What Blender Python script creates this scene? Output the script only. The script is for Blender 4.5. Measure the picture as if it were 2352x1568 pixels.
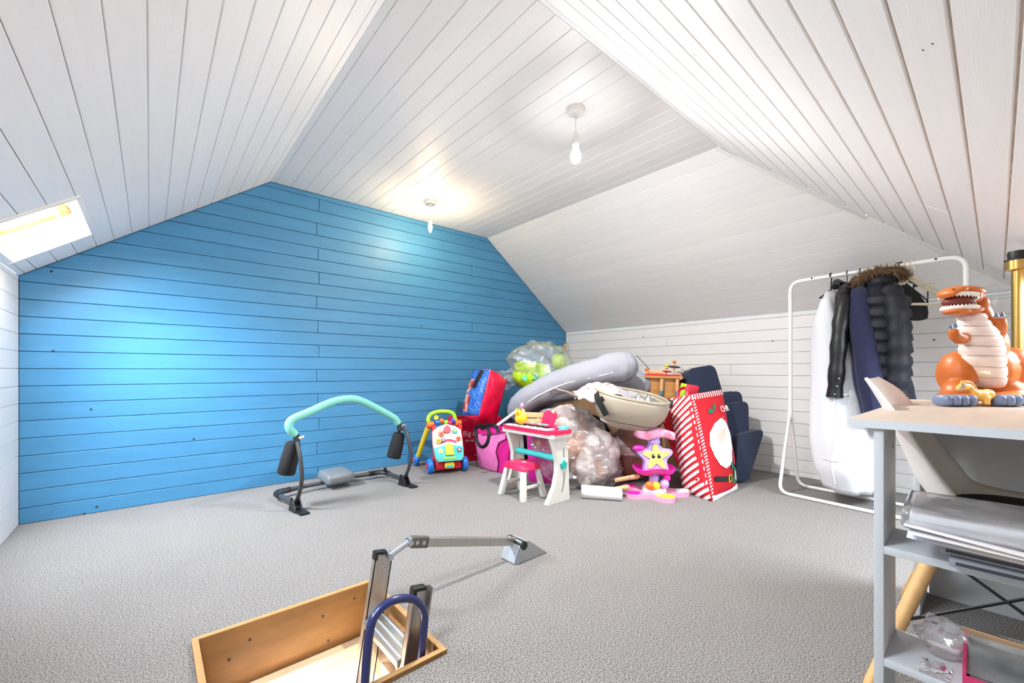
import bpy, bmesh, math, random
from mathutils import Vector, Matrix, Euler, noise
random.seed(7)
V = Vector
scene = bpy.context.scene
for o in list(bpy.data.objects): bpy.data.objects.remove(o, do_unlink=True)
COL = scene.collection

# ------------------------------------------------------------------ camera
CX, HZ, VPX, VPY = 1176.0, 852.0, 2290.0, 345.0        # centre column, horizon row, vanishing columns (2352 x 1568 frame)
F = math.sqrt((VPX-CX)*(CX-VPY)); YAW = math.atan2(CX-VPY, F); H = 0.88
cam_d = bpy.data.cameras.new('camera'); cam = bpy.data.objects.new('camera', cam_d); COL.objects.link(cam)
cam.location = (0, 0, H); cam.rotation_euler = (math.pi/2, 0, -YAW)
cam_d.sensor_fit = 'HORIZONTAL'; cam_d.sensor_width = 36; cam_d.lens = F/2352*36
cam_d.shift_y = (HZ-784)/2352; cam_d.clip_start = 0.02
scene.camera = cam

# ------------------------------------------------------------------ world, large lights, exposure
w = bpy.data.worlds.new('sky'); scene.world = w; w.use_nodes = True
nt = w.node_tree; bg = nt.nodes['Background']
bg.inputs[0].default_value = (0.62, 0.80, 1.0, 1); bg.inputs[1].default_value = 2.2
vs = scene.view_settings
vs.view_transform = 'Standard'; vs.look = 'None'; vs.gamma = 1; vs.use_curve_mapping = False
vs.exposure = 2.05
try:
    scene.cycles.diffuse_bounces = 10; scene.cycles.max_bounces = 14; scene.cycles.transparent_max_bounces = 24
    scene.cycles.sample_clamp_indirect = 6
except Exception: pass

# room sizes (metres): gable wall at Y=D, camera above the origin
D = 3.66; ZC = 2.339; XL, ZL = -0.57, 1.426; XR, ZR = 4.087, 1.375; RL, RR = 0.70, 2.80; YE = 1.18
RS = (ZC-1.465)/YE                                      # pitch of the rear slope (height lost per metre of Y)
YB = -0.95                                              # rear knee wall
ZB = ZC-(YE-YB)*RS
SKY = ((2.69, 3.33, 1.17, 1.535), (0.66, 1.30, 0.7656, 1.48))      # visible skylight, then an added unseen one: Y range, range down the left slope
LS = (V((XL,0,ZL))-V((RL,0,ZC))).normalized()           # down the left slope
LN = V((-LS.z, 0, LS.x)); LN = LN if LN.x > 0 else -LN  # into the room
def slopeL(a, y): return V((RL,y,ZC))+LS*a
RDV = V((0,-1,-RS)).normalized(); RNV = V((0,RS,-1)).normalized()       # down the rear slope, and its room side
RSKY = (2.30, 3.20, 1.80, 2.32)                          # unseen skylight added for light in rear slope: X range, range down the slope
def slopeR(a, x): return V((x,YE,ZC))+RDV*a
def day(name, c, x, n, sx, sy, power):
    l = bpy.data.lights.new(name, 'AREA'); l.shape = 'RECTANGLE'; l.size = sx-.04; l.size_y = sy-.04
    l.energy = power; l.spread = math.radians(150); l.color = (0.82, 0.91, 1.0)
    o = bpy.data.objects.new(name, l); COL.objects.link(o); o.location = c-n*.24
    x = V(x); z = -n; o.rotation_euler = Matrix((x, z.cross(x), z)).transposed().to_euler()
for nm, (y0,y1,s0,s1), pw in (('skylight_daylight_far', SKY[0], 40), ('added_daylight_near', SKY[1], 13)): day(nm, slopeL((s0+s1)/2,(y0+y1)/2), (0,1,0), LN, y1-y0, s1-s0, pw)  # near light and its unseen skylight are added to brighten the room
day('added_daylight_rear', slopeR((RSKY[2]+RSKY[3])/2,(RSKY[0]+RSKY[1])/2), (1,0,0), RNV, RSKY[1]-RSKY[0], RSKY[3]-RSKY[2], 19)  # added fill light at the unseen rear skylight

# ------------------------------------------------------------------ photo rays (for measured positions)
FW = V((math.sin(YAW), math.cos(YAW), 0)); RT = V((math.cos(YAW), -math.sin(YAW), 0)); CAM = V((0,0,H))
def ray(x, y): return FW+RT*((x-CX)/F)+V((0,0,(HZ-y)/F))
def onz(x, y, z=0): d = ray(x,y); return CAM+d*((z-H)/d.z)
def onY(x, y, Y): d = ray(x,y); return CAM+d*(Y/d.y)
def onX(x, y, X): d = ray(x,y); return CAM+d*(X/d.x)
def onw(x, y, w): return CAM+ray(x,y)*w

# ------------------------------------------------------------------ materials
MATS = {}
def mat(name, col, rough=.5, metal=0, var=0, vscale=8, bump=0, bscale=60, stretch=None, col2=None, spec=None, trans=0, emit=None, estr=0, alpha=None, sheen=0, coat=0, rnd=0, contrast=(.35,.65), sub=0):
    if name in MATS: return MATS[name]
    m = bpy.data.materials.new(name); m.use_nodes = True; t = m.node_tree; n = t.nodes; L = t.links
    p = n['Principled BSDF']; c = tuple(col)+(1,)
    p.inputs['Base Color'].default_value = c; p.inputs['Roughness'].default_value = rough; p.inputs['Metallic'].default_value = metal
    if spec is not None: p.inputs['Specular IOR Level'].default_value = spec
    if trans: p.inputs['Transmission Weight'].default_value = trans
    if sheen: p.inputs['Sheen Weight'].default_value = sheen
    if coat: p.inputs['Coat Weight'].default_value = coat
    if sub: p.inputs['Subsurface Weight'].default_value = sub; p.inputs['Subsurface Scale'].default_value = .02
    if emit: p.inputs['Emission Color'].default_value = tuple(emit)+(1,); p.inputs['Emission Strength'].default_value = estr
    if alpha is not None: p.inputs['Alpha'].default_value = alpha
    out = None
    if var or bump or col2:
        tc = n.new('ShaderNodeTexCoord'); mp = n.new('ShaderNodeMapping'); L.new(tc.outputs['Object'], mp.inputs[0])
        if stretch: mp.inputs['Scale'].default_value = stretch
    if var or col2:
        nz = n.new('ShaderNodeTexNoise'); nz.inputs['Scale'].default_value = vscale; nz.inputs['Detail'].default_value = 5
        L.new(mp.outputs[0], nz.inputs[0])
        rp = n.new('ShaderNodeValToRGB'); L.new(nz.outputs[0], rp.inputs[0])
        a = tuple(max(0, x*(1-var)) for x in col)+(1,); b = (tuple(col2)+(1,)) if col2 else tuple(min(1, x*(1+var)) for x in col)+(1,)
        rp.color_ramp.elements[0].color = a if not col2 else c; rp.color_ramp.elements[1].color = b
        rp.color_ramp.elements[0].position, rp.color_ramp.elements[1].position = contrast
        out = rp.outputs[0]
    if rnd:
        oi = n.new('ShaderNodeObjectInfo'); mr = n.new('ShaderNodeMapRange'); L.new(oi.outputs['Random'], mr.inputs[0])
        mr.inputs[3].default_value = 1-rnd; mr.inputs[4].default_value = 1+rnd*.4
        hs = n.new('ShaderNodeHueSaturation'); L.new(mr.outputs[0], hs.inputs['Value'])
        if out: L.new(out, hs.inputs['Color'])
        else: hs.inputs['Color'].default_value = c
        out = hs.outputs[0]
    if out: L.new(out, p.inputs['Base Color'])
    if bump:
        nb = n.new('ShaderNodeTexNoise'); nb.inputs['Scale'].default_value = bscale; nb.inputs['Detail'].default_value = 4
        L.new(mp.outputs[0], nb.inputs[0]); bp = n.new('ShaderNodeBump'); bp.inputs['Strength'].default_value = bump; bp.inputs['Distance'].default_value = .01
        L.new(nb.outputs[0], bp.inputs['Height']); L.new(bp.outputs[0], p.inputs['Normal'])
    MATS[name] = m; return m
def srgb(r, g, b):
    f = lambda c: (c/255/12.92) if c/255 <= .04045 else ((c/255+.055)/1.055)**2.4
    return (f(r), f(g), f(b))
def clear(name, tint=(1,1,1), gloss=.25, rough=.08, milky=0.0, bump=0, bscale=20):
    """thin clear sheet: mostly see-through, with gloss and a little milky diffuse"""
    if name in MATS: return MATS[name]
    m = bpy.data.materials.new(name); m.use_nodes = True; t = m.node_tree; n = t.nodes; L = t.links
    n.remove(n['Principled BSDF']); out = n['Material Output']
    tr = n.new('ShaderNodeBsdfTransparent'); tr.inputs[0].default_value = tint+(1,)
    gl = n.new('ShaderNodeBsdfGlossy'); gl.inputs[1].default_value = rough
    lw = n.new('ShaderNodeLayerWeight'); lw.inputs[0].default_value = .35
    mr = n.new('ShaderNodeMapRange'); mr.inputs[3].default_value = gloss*.35; mr.inputs[4].default_value = min(1, gloss*2.2)
    L.new(lw.outputs['Fresnel'], mr.inputs[0])
    mx = n.new('ShaderNodeMixShader'); L.new(mr.outputs[0], mx.inputs[0]); L.new(tr.outputs[0], mx.inputs[1]); L.new(gl.outputs[0], mx.inputs[2])
    last = mx
    if milky:
        df = n.new('ShaderNodeBsdfDiffuse'); df.inputs[0].default_value = (.93,.93,.94,1)
        m2 = n.new('ShaderNodeMixShader'); L.new(mx.outputs[0], m2.inputs[1]); L.new(df.outputs[0], m2.inputs[2]); last = m2
        tc = n.new('ShaderNodeTexCoord'); nz = n.new('ShaderNodeTexNoise'); nz.inputs['Scale'].default_value = 9; nz.inputs['Detail'].default_value = 6
        L.new(tc.outputs['Object'], nz.inputs[0]); r2 = n.new('ShaderNodeMapRange'); r2.inputs[1].default_value = .35; r2.inputs[2].default_value = .7
        r2.inputs[3].default_value = milky*.4; r2.inputs[4].default_value = min(1, milky*1.6); L.new(nz.outputs[0], r2.inputs[0]); L.new(r2.outputs[0], m2.inputs[0])
    if bump:
        tc = n.new('ShaderNodeTexCoord'); nb = n.new('ShaderNodeTexNoise'); nb.inputs['Scale'].default_value = bscale; nb.inputs['Detail'].default_value = 5
        L.new(tc.outputs['Object'], nb.inputs[0]); bp = n.new('ShaderNodeBump'); bp.inputs['Strength'].default_value = bump; bp.inputs['Distance'].default_value = .02
        L.new(nb.outputs[0], bp.inputs['Height']); L.new(bp.outputs[0], gl.inputs['Normal'])
    L.new(last.outputs[0], out.inputs[0]); MATS[name] = m; return m

# ------------------------------------------------------------------ mesh helpers
def tag(o, label=None, cat=None, group=None, kind=None):
    if label: o['label'] = label
    if cat: o['category'] = cat
    if group: o['group'] = group
    if kind: o['kind'] = kind
    return o
def empty(name, loc=(0,0,0), rz=0, label=None, cat=None, group=None, kind=None, rot=None):
    o = bpy.data.objects.new(name, None); COL.objects.link(o); o.location = loc; o.rotation_euler = rot or (0,0,rz); o.empty_display_size = .05
    return tag(o, label, cat, group, kind)
def obj(name, bm, m, parent=None, loc=None, rot=None, smooth=35, bevel=0, bseg=2, subsurf=0, solid=0):
    if isinstance(bm, MB): bm = bm.bm
    me = bpy.data.meshes.new(name); bmesh.ops.recalc_face_normals(bm, faces=bm.faces[:]); bm.to_mesh(me); bm.free()
    if smooth:
        me.shade_smooth()
        if smooth < 180: me.set_sharp_from_angle(angle=math.radians(smooth))
    for mm in (m if isinstance(m, (list, tuple)) else [m]): me.materials.append(mm)
    o = bpy.data.objects.new(name, me); COL.objects.link(o)
    if parent: o.parent = parent
    if loc is not None: o.location = loc
    if rot is not None: o.rotation_euler = rot
    if solid: md = o.modifiers.new('solid', 'SOLIDIFY'); md.thickness = solid; md.offset = 0
    if bevel: md = o.modifiers.new('bevel', 'BEVEL'); md.width = bevel; md.segments = bseg; md.limit_method = 'ANGLE'; md.angle_limit = .6
    if subsurf: md = o.modifiers.new('sub', 'SUBSURF'); md.levels = md.render_levels = subsurf
    return o
class MB:
    def __init__(s): s.bm = bmesh.new()
    def box(s, c, d, rot=None, taper=None):
        M = Matrix.Translation(c) @ (Euler(rot).to_matrix().to_4x4() if rot is not None else Matrix()) @ Matrix.Diagonal((d[0],d[1],d[2],1))
        r = bmesh.ops.create_cube(s.bm, size=1, matrix=Matrix())
        for v in r['verts']:
            if taper and v.co.z > 0: v.co.x *= taper[0]; v.co.y *= taper[1]
            v.co = M @ v.co
        return s
    def tube(s, pts, r, seg=10, cap=True, closed=False):
        pts = [V(p) for p in pts]; n = len(pts); rs = r if isinstance(r, (list,tuple)) else [r]*n
        tang = []
        for i in range(n):
            if closed: t = pts[(i+1)%n]-pts[i-1]
            else: t = pts[min(i+1,n-1)]-pts[max(i-1,0)]
            tang.append(t.normalized())
        up = V((0,0,1)) if abs(tang[0].z) < .9 else V((1,0,0))
        a = tang[0].cross(up).normalized(); rings = []
        for i in range(n):
            a = (a-tang[i]*a.dot(tang[i])).normalized(); b = tang[i].cross(a)
            rings.append([s.bm.verts.new(pts[i]+(a*math.cos(2*math.pi*k/seg)+b*math.sin(2*math.pi*k/seg))*rs[i]) for k in range(seg)])
        for i in range(n if closed else n-1):
            A, B = rings[i], rings[(i+1)%n]
            for k in range(seg): s.bm.faces.new((A[k], A[(k+1)%seg], B[(k+1)%seg], B[k]))
        if cap and not closed: s.bm.faces.new(rings[0][::-1]); s.bm.faces.new(rings[-1])
        return s
    def lathe(s, prof, seg=20, M=None, cap=True):
        """prof: list of (radius, z)"""
        M = M or Matrix(); rings = []
        for r, z in prof: rings.append([s.bm.verts.new(M @ V((r*math.cos(2*math.pi*k/seg), r*math.sin(2*math.pi*k/seg), z))) for k in range(seg)])
        for A, B in zip(rings, rings[1:]):
            for k in range(seg): s.bm.faces.new((A[k], A[(k+1)%seg], B[(k+1)%seg], B[k]))
        if cap:
            if prof[0][0] > 1e-5: s.bm.faces.new(rings[0][::-1])
            if prof[-1][0] > 1e-5: s.bm.faces.new(rings[-1])
        return s
    def prism(s, poly, h, M=None, z0=0):
        """2-d outline (x,y) raised from z0 to z0+h"""
        M = M or Matrix()
        a = [s.bm.verts.new(M @ V((x,y,z0))) for x,y in poly]; b = [s.bm.verts.new(M @ V((x,y,z0+h))) for x,y in poly]
        n = len(poly); s.bm.faces.new(a[::-1]); s.bm.faces.new(b)
        for i in range(n): s.bm.faces.new((a[i], a[(i+1)%n], b[(i+1)%n], b[i]))
        return s
    def ell(s, c, r, rot=None, u=16, v=10, e1=1, e2=1, amp=0, freq=6, seed=0):
        R = Euler(rot).to_matrix() if rot is not None else Matrix.Identity(3); c = V(c)
        pw = lambda x, e: math.copysign(abs(x)**e, x)
        rings = []
        def pt(th, ph):
            p = V((r[0]*pw(math.cos(ph),e1)*pw(math.cos(th),e2), r[1]*pw(math.cos(ph),e1)*pw(math.sin(th),e2), r[2]*pw(math.sin(ph),e1)))
            if amp:
                d = noise.noise(p*freq+V((seed*7.3, seed*3.1, seed)))*amp+noise.noise(p*freq*2.7+V((seed,5,seed*2)))*amp*.45
                p += p.normalized()*d
            return s.bm.verts.new(c+R @ p)
        bot = pt(0, -math.pi/2); top = pt(0, math.pi/2)
        for j in range(1, v): rings.append([pt(2*math.pi*k/u, -math.pi/2+math.pi*j/v) for k in range(u)])
        for k in range(u):
            s.bm.faces.new((bot, rings[0][(k+1)%u], rings[0][k])); s.bm.faces.new((top, rings[-1][k], rings[-1][(k+1)%u]))
        for A, B in zip(rings, rings[1:]):
            for k in range(u): s.bm.faces.new((A[k], A[(k+1)%u], B[(k+1)%u], B[k]))
        return s
    def grid(s, fn, nu, nv, wrapu=False):
        vs = [[s.bm.verts.new(fn(i/(nu if wrapu else nu-1), j/(nv-1))) for i in range(nu)] for j in range(nv)]
        for j in range(nv-1):
            for i in range(nu if wrapu else nu-1):
                s.bm.faces.new((vs[j][i], vs[j][(i+1)%nu], vs[j+1][(i+1)%nu], vs[j+1][i]))
        return s
    def bevel(s, w, seg=2):
        es = [e for e in s.bm.edges if len(e.link_faces) == 2 and e.calc_face_angle(0) > .5]
        bmesh.ops.bevel(s.bm, geom=es, offset=w, segments=seg, affect='EDGES', clamp_overlap=True, profile=.5); return s
    def jitter(s, amp, freq, seed=0):
        for v in s.bm.verts:
            q = v.co*freq+V((seed*3.7,seed,seed*1.9)); v.co += V((noise.noise(q), noise.noise(q+V((31,0,0))), noise.noise(q+V((0,57,0)))))*amp
        return s
    def xf(s, M):
        for v in s.bm.verts: v.co = M @ v.co
        return s
def box(name, c, d, m, parent=None, bevel=.003, rot=None, **k):
    b = MB().box((0,0,0), d)
    if bevel: b.bevel(min(bevel, min(d)*.45), 2)
    return obj(name, b, m, parent, loc=c, rot=rot, **k)
def smoothpath(pts, n=6, closed=False):
    """Catmull-Rom through pts"""
    P = [V(p) for p in pts]; out = []; N = len(P)
    for i in range(N if closed else N-1):
        p0 = P[i-1] if (closed or i > 0) else P[0]; p1 = P[i]; p2 = P[(i+1)%N]; p3 = P[(i+2)%N] if (closed or i+2 < N) else P[-1]
        for k in range(n):
            t = k/n; out.append(.5*((2*p1)+(p2-p0)*t+(2*p0-5*p1+4*p2-p3)*t*t+(3*p1-p0-3*p2+p3)*t**3))
    if not closed: out.append(P[-1])
    return out
def fillet(pts, r, n=5):
    """polyline with its corners rounded"""
    P = [V(p) for p in pts]; out = [P[0]]
    for a, b, c in zip(P, P[1:], P[2:]):
        d1 = min(r, (a-b).length*.49); d2 = min(r, (c-b).length*.49); p = b+(a-b).normalized()*d1; q = b+(c-b).normalized()*d2
        for k in range(n+1): t = k/n; out.append(p*(1-t)**2+b*2*t*(1-t)+q*t*t)
    return out+[P[-1]]
def rrect(w, h, r, n=4, cx=0, cy=0):
    out = []
    for sx, sy, a0 in ((1,1,0),(-1,1,90),(-1,-1,180),(1,-1,270)):
        for k in range(n+1):
            a = math.radians(a0+90*k/n); out.append((cx+sx*(w/2-r)+r*math.cos(a), cy+sy*(h/2-r)+r*math.sin(a)))
    return out
def circ(r, n=16, cx=0, cy=0, ry=None): return [(cx+r*math.cos(2*math.pi*k/n), cy+(ry or r)*math.sin(2*math.pi*k/n)) for k in range(n)]
def star(r0, r1, n=5, rot=90, cx=0, cy=0): return [(cx+(r0 if k%2==0 else r1)*math.cos(math.radians(rot+180*k/n)), cy+(r0 if k%2==0 else r1)*math.sin(math.radians(rot+180*k/n))) for k in range(2*n)]
def frame(o, x, y, z):
    M = Matrix((V(x), V(y), V(z))).transposed().to_4x4(); M.translation = V(o); return M
def text(name, s, size, m, parent, M, ext=.0008, align='LEFT'):
    c = bpy.data.curves.new(name, 'FONT'); c.body = s; c.size = size; c.extrude = ext; c.align_x = align; c.resolution_u = 3
    o = bpy.data.objects.new(name, c); dg = bpy.context.evaluated_depsgraph_get(); COL.objects.link(o)
    dg.update(); me = bpy.data.meshes.new_from_object(o.evaluated_get(dg)); bpy.data.objects.remove(o); bpy.data.curves.remove(c)
    me.name = name; me.materials.clear(); me.materials.append(m); me.transform(M)
    q = bpy.data.objects.new(name, me); COL.objects.link(q); q.parent = parent; return q
def copy_tree(o, parent=None):
    c = o.copy(); COL.objects.link(c); c.parent = parent
    for ch in list(o.children): copy_tree(ch, c)
    return c
# ------------------------------------------------------------------ the room
WHITE = srgb(242,241,240)
M_blue = mat('blue_paint_planks', (.064,.262,.485), rough=.5, var=.05, vscale=3, stretch=(1,1,8), bump=.06, bscale=40, rnd=.05)
M_blue_back = mat('blue_paint_groove', (.05,.20,.38), rough=.6)
M_whY = mat('white_paint_planks', WHITE, rough=.5, var=.012, vscale=5, stretch=(9,.8,9), bump=.05, bscale=30, rnd=.025)
M_whX = mat('white_paint_planks_rear', WHITE, rough=.5, var=.012, vscale=5, stretch=(.8,9,9), bump=.05, bscale=30, rnd=.025)
M_white_back = mat('white_paint_groove', srgb(205,203,200), rough=.7)
M_pine_groove = mat('bare_pine_groove', srgb(196,182,168), rough=.8, var=.15, vscale=20)
M_white_trim = mat('white_gloss_trim', srgb(236,235,231), rough=.35)
M_knot = mat('dark_knot_hole', srgb(60,55,52), rough=.9)

def clip(poly, nx, ny, c):
    """keep the side nx*u+ny*v <= c"""
    out = []
    for (a, b) in zip(poly, poly[1:]+poly[:1]):
        da, db = nx*a[0]+ny*a[1]-c, nx*b[0]+ny*b[1]-c
        if da <= 0: out.append(a)
        if (da < 0 < db) or (db < 0 < da): t = da/(da-db); out.append((a[0]+(b[0]-a[0])*t, a[1]+(b[1]-a[1])*t))
    return out
def clean(poly):
    out = []
    for p in poly:
        if not out or math.hypot(p[0]-out[-1][0], p[1]-out[-1][1]) > 1e-4: out.append(p)
    if len(out) > 1 and math.hypot(out[0][0]-out[-1][0], out[0][1]-out[-1][1]) < 1e-4: out.pop()
    return out
def area(poly): return sum(a[0]*b[1]-b[0]*a[1] for a, b in zip(poly, poly[1:]+poly[:1]))/2
def inset(poly, d):
    out = []; n = len(poly)
    for i in range(n):
        a, b, c = V(poly[i-1]), V(poly[i]), V(poly[(i+1)%n]); e1 = (b-a).normalized(); e2 = (c-b).normalized()
        n1 = V((-e1.y,e1.x)); n2 = V((-e2.y,e2.x)); k = 1+n1.dot(n2); m = (n1+n2)/max(k,.25); out.append(tuple(b+m*d))
    return out
def plank(poly, O, U, W, N, m, parent, gap=.0012, bev=.0022, th=.011):
    poly = clean(poly)
    if len(poly) < 3: return
    if area(poly) < 0: poly = poly[::-1]
    if area(poly) < .0006: return
    p = inset(poly, gap); q = inset(poly, gap+bev); bm = bmesh.new()
    ring = lambda P, h: [bm.verts.new(O+U*x+W*y+N*h) for x,y in P]
    r0, r1, r2 = ring(p,-th), ring(p,-bev), ring(q,0); k = len(p)
    bm.faces.new(r2)
    for A, B in ((r0,r1),(r1,r2)):
        for i in range(k): bm.faces.new((A[i],A[(i+1)%k],B[(i+1)%k],B[i]))
    return obj('plank', bm, m, parent, smooth=0)
def boarding(parent, O, U, W, N, outline, cuts, m, joints=None, hole=None, **k):
    """boards run along U; cuts = the joints across W; holes = rectangles left open"""
    O, U, W, N = V(O), V(U).normalized(), V(W).normalized(), V(N).normalized()
    for i, (a, b) in enumerate(zip(cuts, cuts[1:])):
        strip = clip(clip(outline, 0, 1, b), 0, -1, -a)
        if len(strip) < 3: continue
        pieces = [strip]
        for hx0, hx1, hy0, hy1 in (hole or []):
            new = []
            for s in pieces:
                if b <= hy0+.002 or a >= hy1-.002: new.append(s); continue
                new += [clip(s, 1, 0, hx0), clip(s, -1, 0, -hx1)]
            pieces = [s for s in new if len(s) > 2]
        for j in (joints(i) if joints else []):
            new = []
            for s in pieces: new += [clip(s, 1, 0, j), clip(s, -1, 0, -j)]
            pieces = [s for s in new if len(s) > 2]
        for s in pieces: plank(s, O, U, W, N, m, parent, **k)
def sheet(name, pts, m, kind='structure', faces=None, parent=None):
    bm = bmesh.new(); vs = [bm.verts.new(p) for p in pts]
    for f in (faces or [range(len(pts))]): bm.faces.new([vs[i] for i in f])
    o = obj(name, bm, m, parent, smooth=0); o['kind'] = kind; return o
def knots(parent, pts, r=.006):
    for p, n in pts:
        n = V(n).normalized(); t = n.orthogonal().normalized(); b = MB().lathe([(r,0),(r*.9,.0012),(0,.0012)], 8, frame(V(p)-n*.0006, t, n.cross(t), n))
        obj('knot_hole', b, M_knot, parent)
BK = .012
# gable wall, blue
wall_back = sheet('wall_back', [(XL-.05,D+BK,-.02),(XR+.05,D+BK,-.02),(XR+.05,D+BK,ZR+.02),(RR,D+BK,ZC+.04),(RL,D+BK,ZC+.04),(XL-.05,D+BK,ZL+.02)], M_blue_back)
tag(wall_back, 'blue painted gable wall of horizontal tongue and groove boards', 'wall')
gable = [(XL,0),(XR,0),(XR,ZR),(RR,ZC),(RL,ZC),(XL,ZL)]
boarding(wall_back, (0,D,0), (1,0,0), (0,0,1), (0,-1,0), gable, [0]+[.0905+.1004*k for k in range(24)],
         M_blue, joints=lambda i: [1.047+.01*math.sin(i*2.1)] if i % 2 == 0 else ([2.6] if i in (7,13,19) else []), gap=.0016, bev=.002)
knots(wall_back, [(tuple(onY(x,y,D)), (0,-1,0)) for x,y in ((968,748),(209,940),(445,1008),(222,1164),(194,1180),(118,623),(122,806))], .0075)
# flat ceiling, boards along Y
ceil = sheet('ceiling', [(RL-.02,YE-.06,ZC+BK),(RR+.02,YE-.06,ZC+BK),(RR+.02,D+.05,ZC+BK),(RL-.02,D+.05,ZC+BK)], M_white_back); tag(ceil, 'flat white boarded strip at the top of the attic ceiling', 'ceiling')
boarding(ceil, (0,0,ZC), (0,1,0), (1,0,0), (0,0,-1), [(YE,RL),(D,RL),(D,RR),(YE,RR)], [RL]+[.736+.1041*k for k in range(20)]+[RR], M_whY, joints=lambda i: [1.9+.8*((i*37)%5)/5] if i%3==0 else [], gap=.0009, bev=.0018)
# left slope
sl = lambda s, y: V((RL,y,ZC))+LS*s
SLEN = (V((XL,0,ZL))-V((RL,0,ZC))).length
hipL = lambda s: YE-(-LS.z*s)/RS                                  # Y of the left hip at distance s down the slope
SKH = [(y0,y1,s0,s1) for y0,y1,s0,s1 in SKY]
lout = [(YE-.06,0),(D+.03,0),(D+.03,SLEN),(hipL(SLEN)-.06,SLEN)]; bm = bmesh.new(); lc = [0,.7656,1.17,1.48,1.535,SLEN]
for a, b in zip(lc, lc[1:]):
    ps = [clip(clip(lout,0,1,b),0,-1,-a)]
    for y0,y1,s0,s1 in SKH:
        if a < s1-.002 and b > s0+.002: ps = [q for p in ps for q in (clip(p,1,0,y0), clip(p,-1,0,-y1)) if len(q) > 2]
    for p in ps: bm.faces.new([bm.verts.new(sl(v,u)-LN*BK) for u,v in clean(p)])
c_left = obj('ceiling_left', bm, M_white_back, smooth=0); c_left['kind'] = 'structure'; tag(c_left, 'white boarded roof slope above the low left wall, with skylights', 'ceiling')
boarding(c_left, (RL,0,ZC), (0,1,0), LS, LN, [(YE,0),(D,0),(D,SLEN),(hipL(SLEN),SLEN)], [0,.047]+[.15+.1026*k for k in range(6)]+[.7656,.8682,.9708,1.0734,1.17,1.275,1.378,1.48,1.535,SLEN], M_whY, hole=SKH, gap=.0012, bev=.0024)
# right slope
RSD = (V((XR,0,ZR))-V((RR,0,ZC))).normalized(); RN = V((RSD.z,0,-RSD.x)); RN = RN if RN.x < 0 else -RN
RLEN = (V((XR,0,ZR))-V((RR,0,ZC))).length; hipR = lambda s: YE-(-RSD.z*s)/RS
c_right = sheet('ceiling_right', [V((RR,YE-.06,ZC))-RN*BK, V((RR,D+.03,ZC))-RN*BK, V((XR,D+.03,ZR))-RN*BK, V((XR,hipR(RLEN)-.06,ZR))-RN*BK], M_white_back); tag(c_right, 'white boarded roof slope above the right knee wall', 'ceiling')
boarding(c_right, (RR,0,ZC), (0,1,0), RSD, RN, [(YE,0),(D,0),(D,RLEN),(hipR(RLEN),RLEN)], [0]+[.1+.1027*k for k in range(15)]+[RLEN], M_whY, joints=lambda i: [2.3+.7*((i*53)%7)/7] if i%4==1 else [], gap=.0009, bev=.0018)
# rear slope (passes above the camera), boards along X
RD = V((0,-1,-RS)).normalized(); RNN = V((0,RS,-1)).normalized(); RRL = (YE-YB)*math.hypot(1,RS)
xl = lambda t: max(XL, RL+t*RD.z/(-LS.z)*LS.x*-1) if False else max(XL, RL-(-RD.z*t)*(-LS.x)/(-LS.z))
xr = lambda t: min(XR, RR+(-RD.z*t)*RSD.x/(-RSD.z))
tl = (ZC-ZL)/(-RD.z); tr = (ZC-ZR)/(-RD.z)
rp = lambda x, t, h=0: V((x,YE,ZC))+RD*t-RNN*h
rout = [(RL,0),(RR,0),(XR,tr),(XR,RRL),(XL,RRL),(XL,tl)]
bm = bmesh.new(); rc = [0,tl,tr,RSKY[2],RSKY[3],RRL]
for a, b in zip(rc, rc[1:]):
    ps = [clip(clip(rout,0,1,b),0,-1,-a)]
    if a > RSKY[2]-.01 and b < RSKY[3]+.01: ps = [clip(ps[0],1,0,RSKY[0]), clip(ps[0],-1,0,-RSKY[1])]
    for p in ps: bm.faces.new([bm.verts.new(rp(u,v,.0052)) for u,v in clean(p)])
c_rear = obj('ceiling_rear', bm, M_pine_groove, smooth=0); c_rear['kind'] = 'structure'; tag(c_rear, 'white boarded hip slope with wide beige grooves at the near end of the attic', 'ceiling')
boarding(c_rear, (0,YE,ZC), (1,0,0), RD, RNN, rout, [0,.055]+[.1925+.1005*k for k in range(16)]+[RSKY[2],1.9,2.0,2.1,2.2,RSKY[3],2.42,2.52,2.62,RRL], M_whX, hole=[RSKY], gap=.0034, bev=.002, th=.005, joints=lambda i: [2.62] if i==12 else [])
knots(c_rear, [(tuple(rp(x,t)), RNN) for x,t in ((1.42,.62),(1.2,1.345),(1.17,1.365))], .0025)
# knee walls
wl = sheet('wall_left', [(XL-BK,D+.03,-.02),(XL-BK,YB,-.02),(XL-BK,YB,ZB+.06),(XL-BK,YE-(ZC-ZL)/RS,ZL+.06),(XL-BK,D+.03,ZL+.06)], M_white_back); tag(wl, 'low white boarded knee wall under the skylights', 'wall')
boarding(wl, (XL,0,0), (0,1,0), (0,0,1), (1,0,0), [(YB,0),(D,0),(D,ZL),(YE-(ZC-ZL)/RS,ZL),(YB,ZB)], [0]+[.0905+.1004*k for k in range(15)], M_whY, gap=.0009, bev=.0018)
wr = sheet('wall_right', [(XR+BK,D+.03,-.02),(XR+BK,YB,-.02),(XR+BK,YB,ZB+.06),(XR+BK,YE-(ZC-ZR)/RS,ZR+.06),(XR+BK,D+.03,ZR+.06)], M_white_back); tag(wr, 'white boarded knee wall behind the toy pile and clothes rail', 'wall')
boarding(wr, (XR,0,0), (0,1,0), (0,0,1), (-1,0,0), [(YB,0),(D,0),(D,ZR),(YE-(ZC-ZR)/RS,ZR),(YB,ZB)], [0]+[.042+.1*k for k in range(15)], M_whY, joints=lambda i: [1.3+1.6*((i*29)%5)/5] if i%3==0 else [], gap=.0014, bev=.002)
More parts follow.
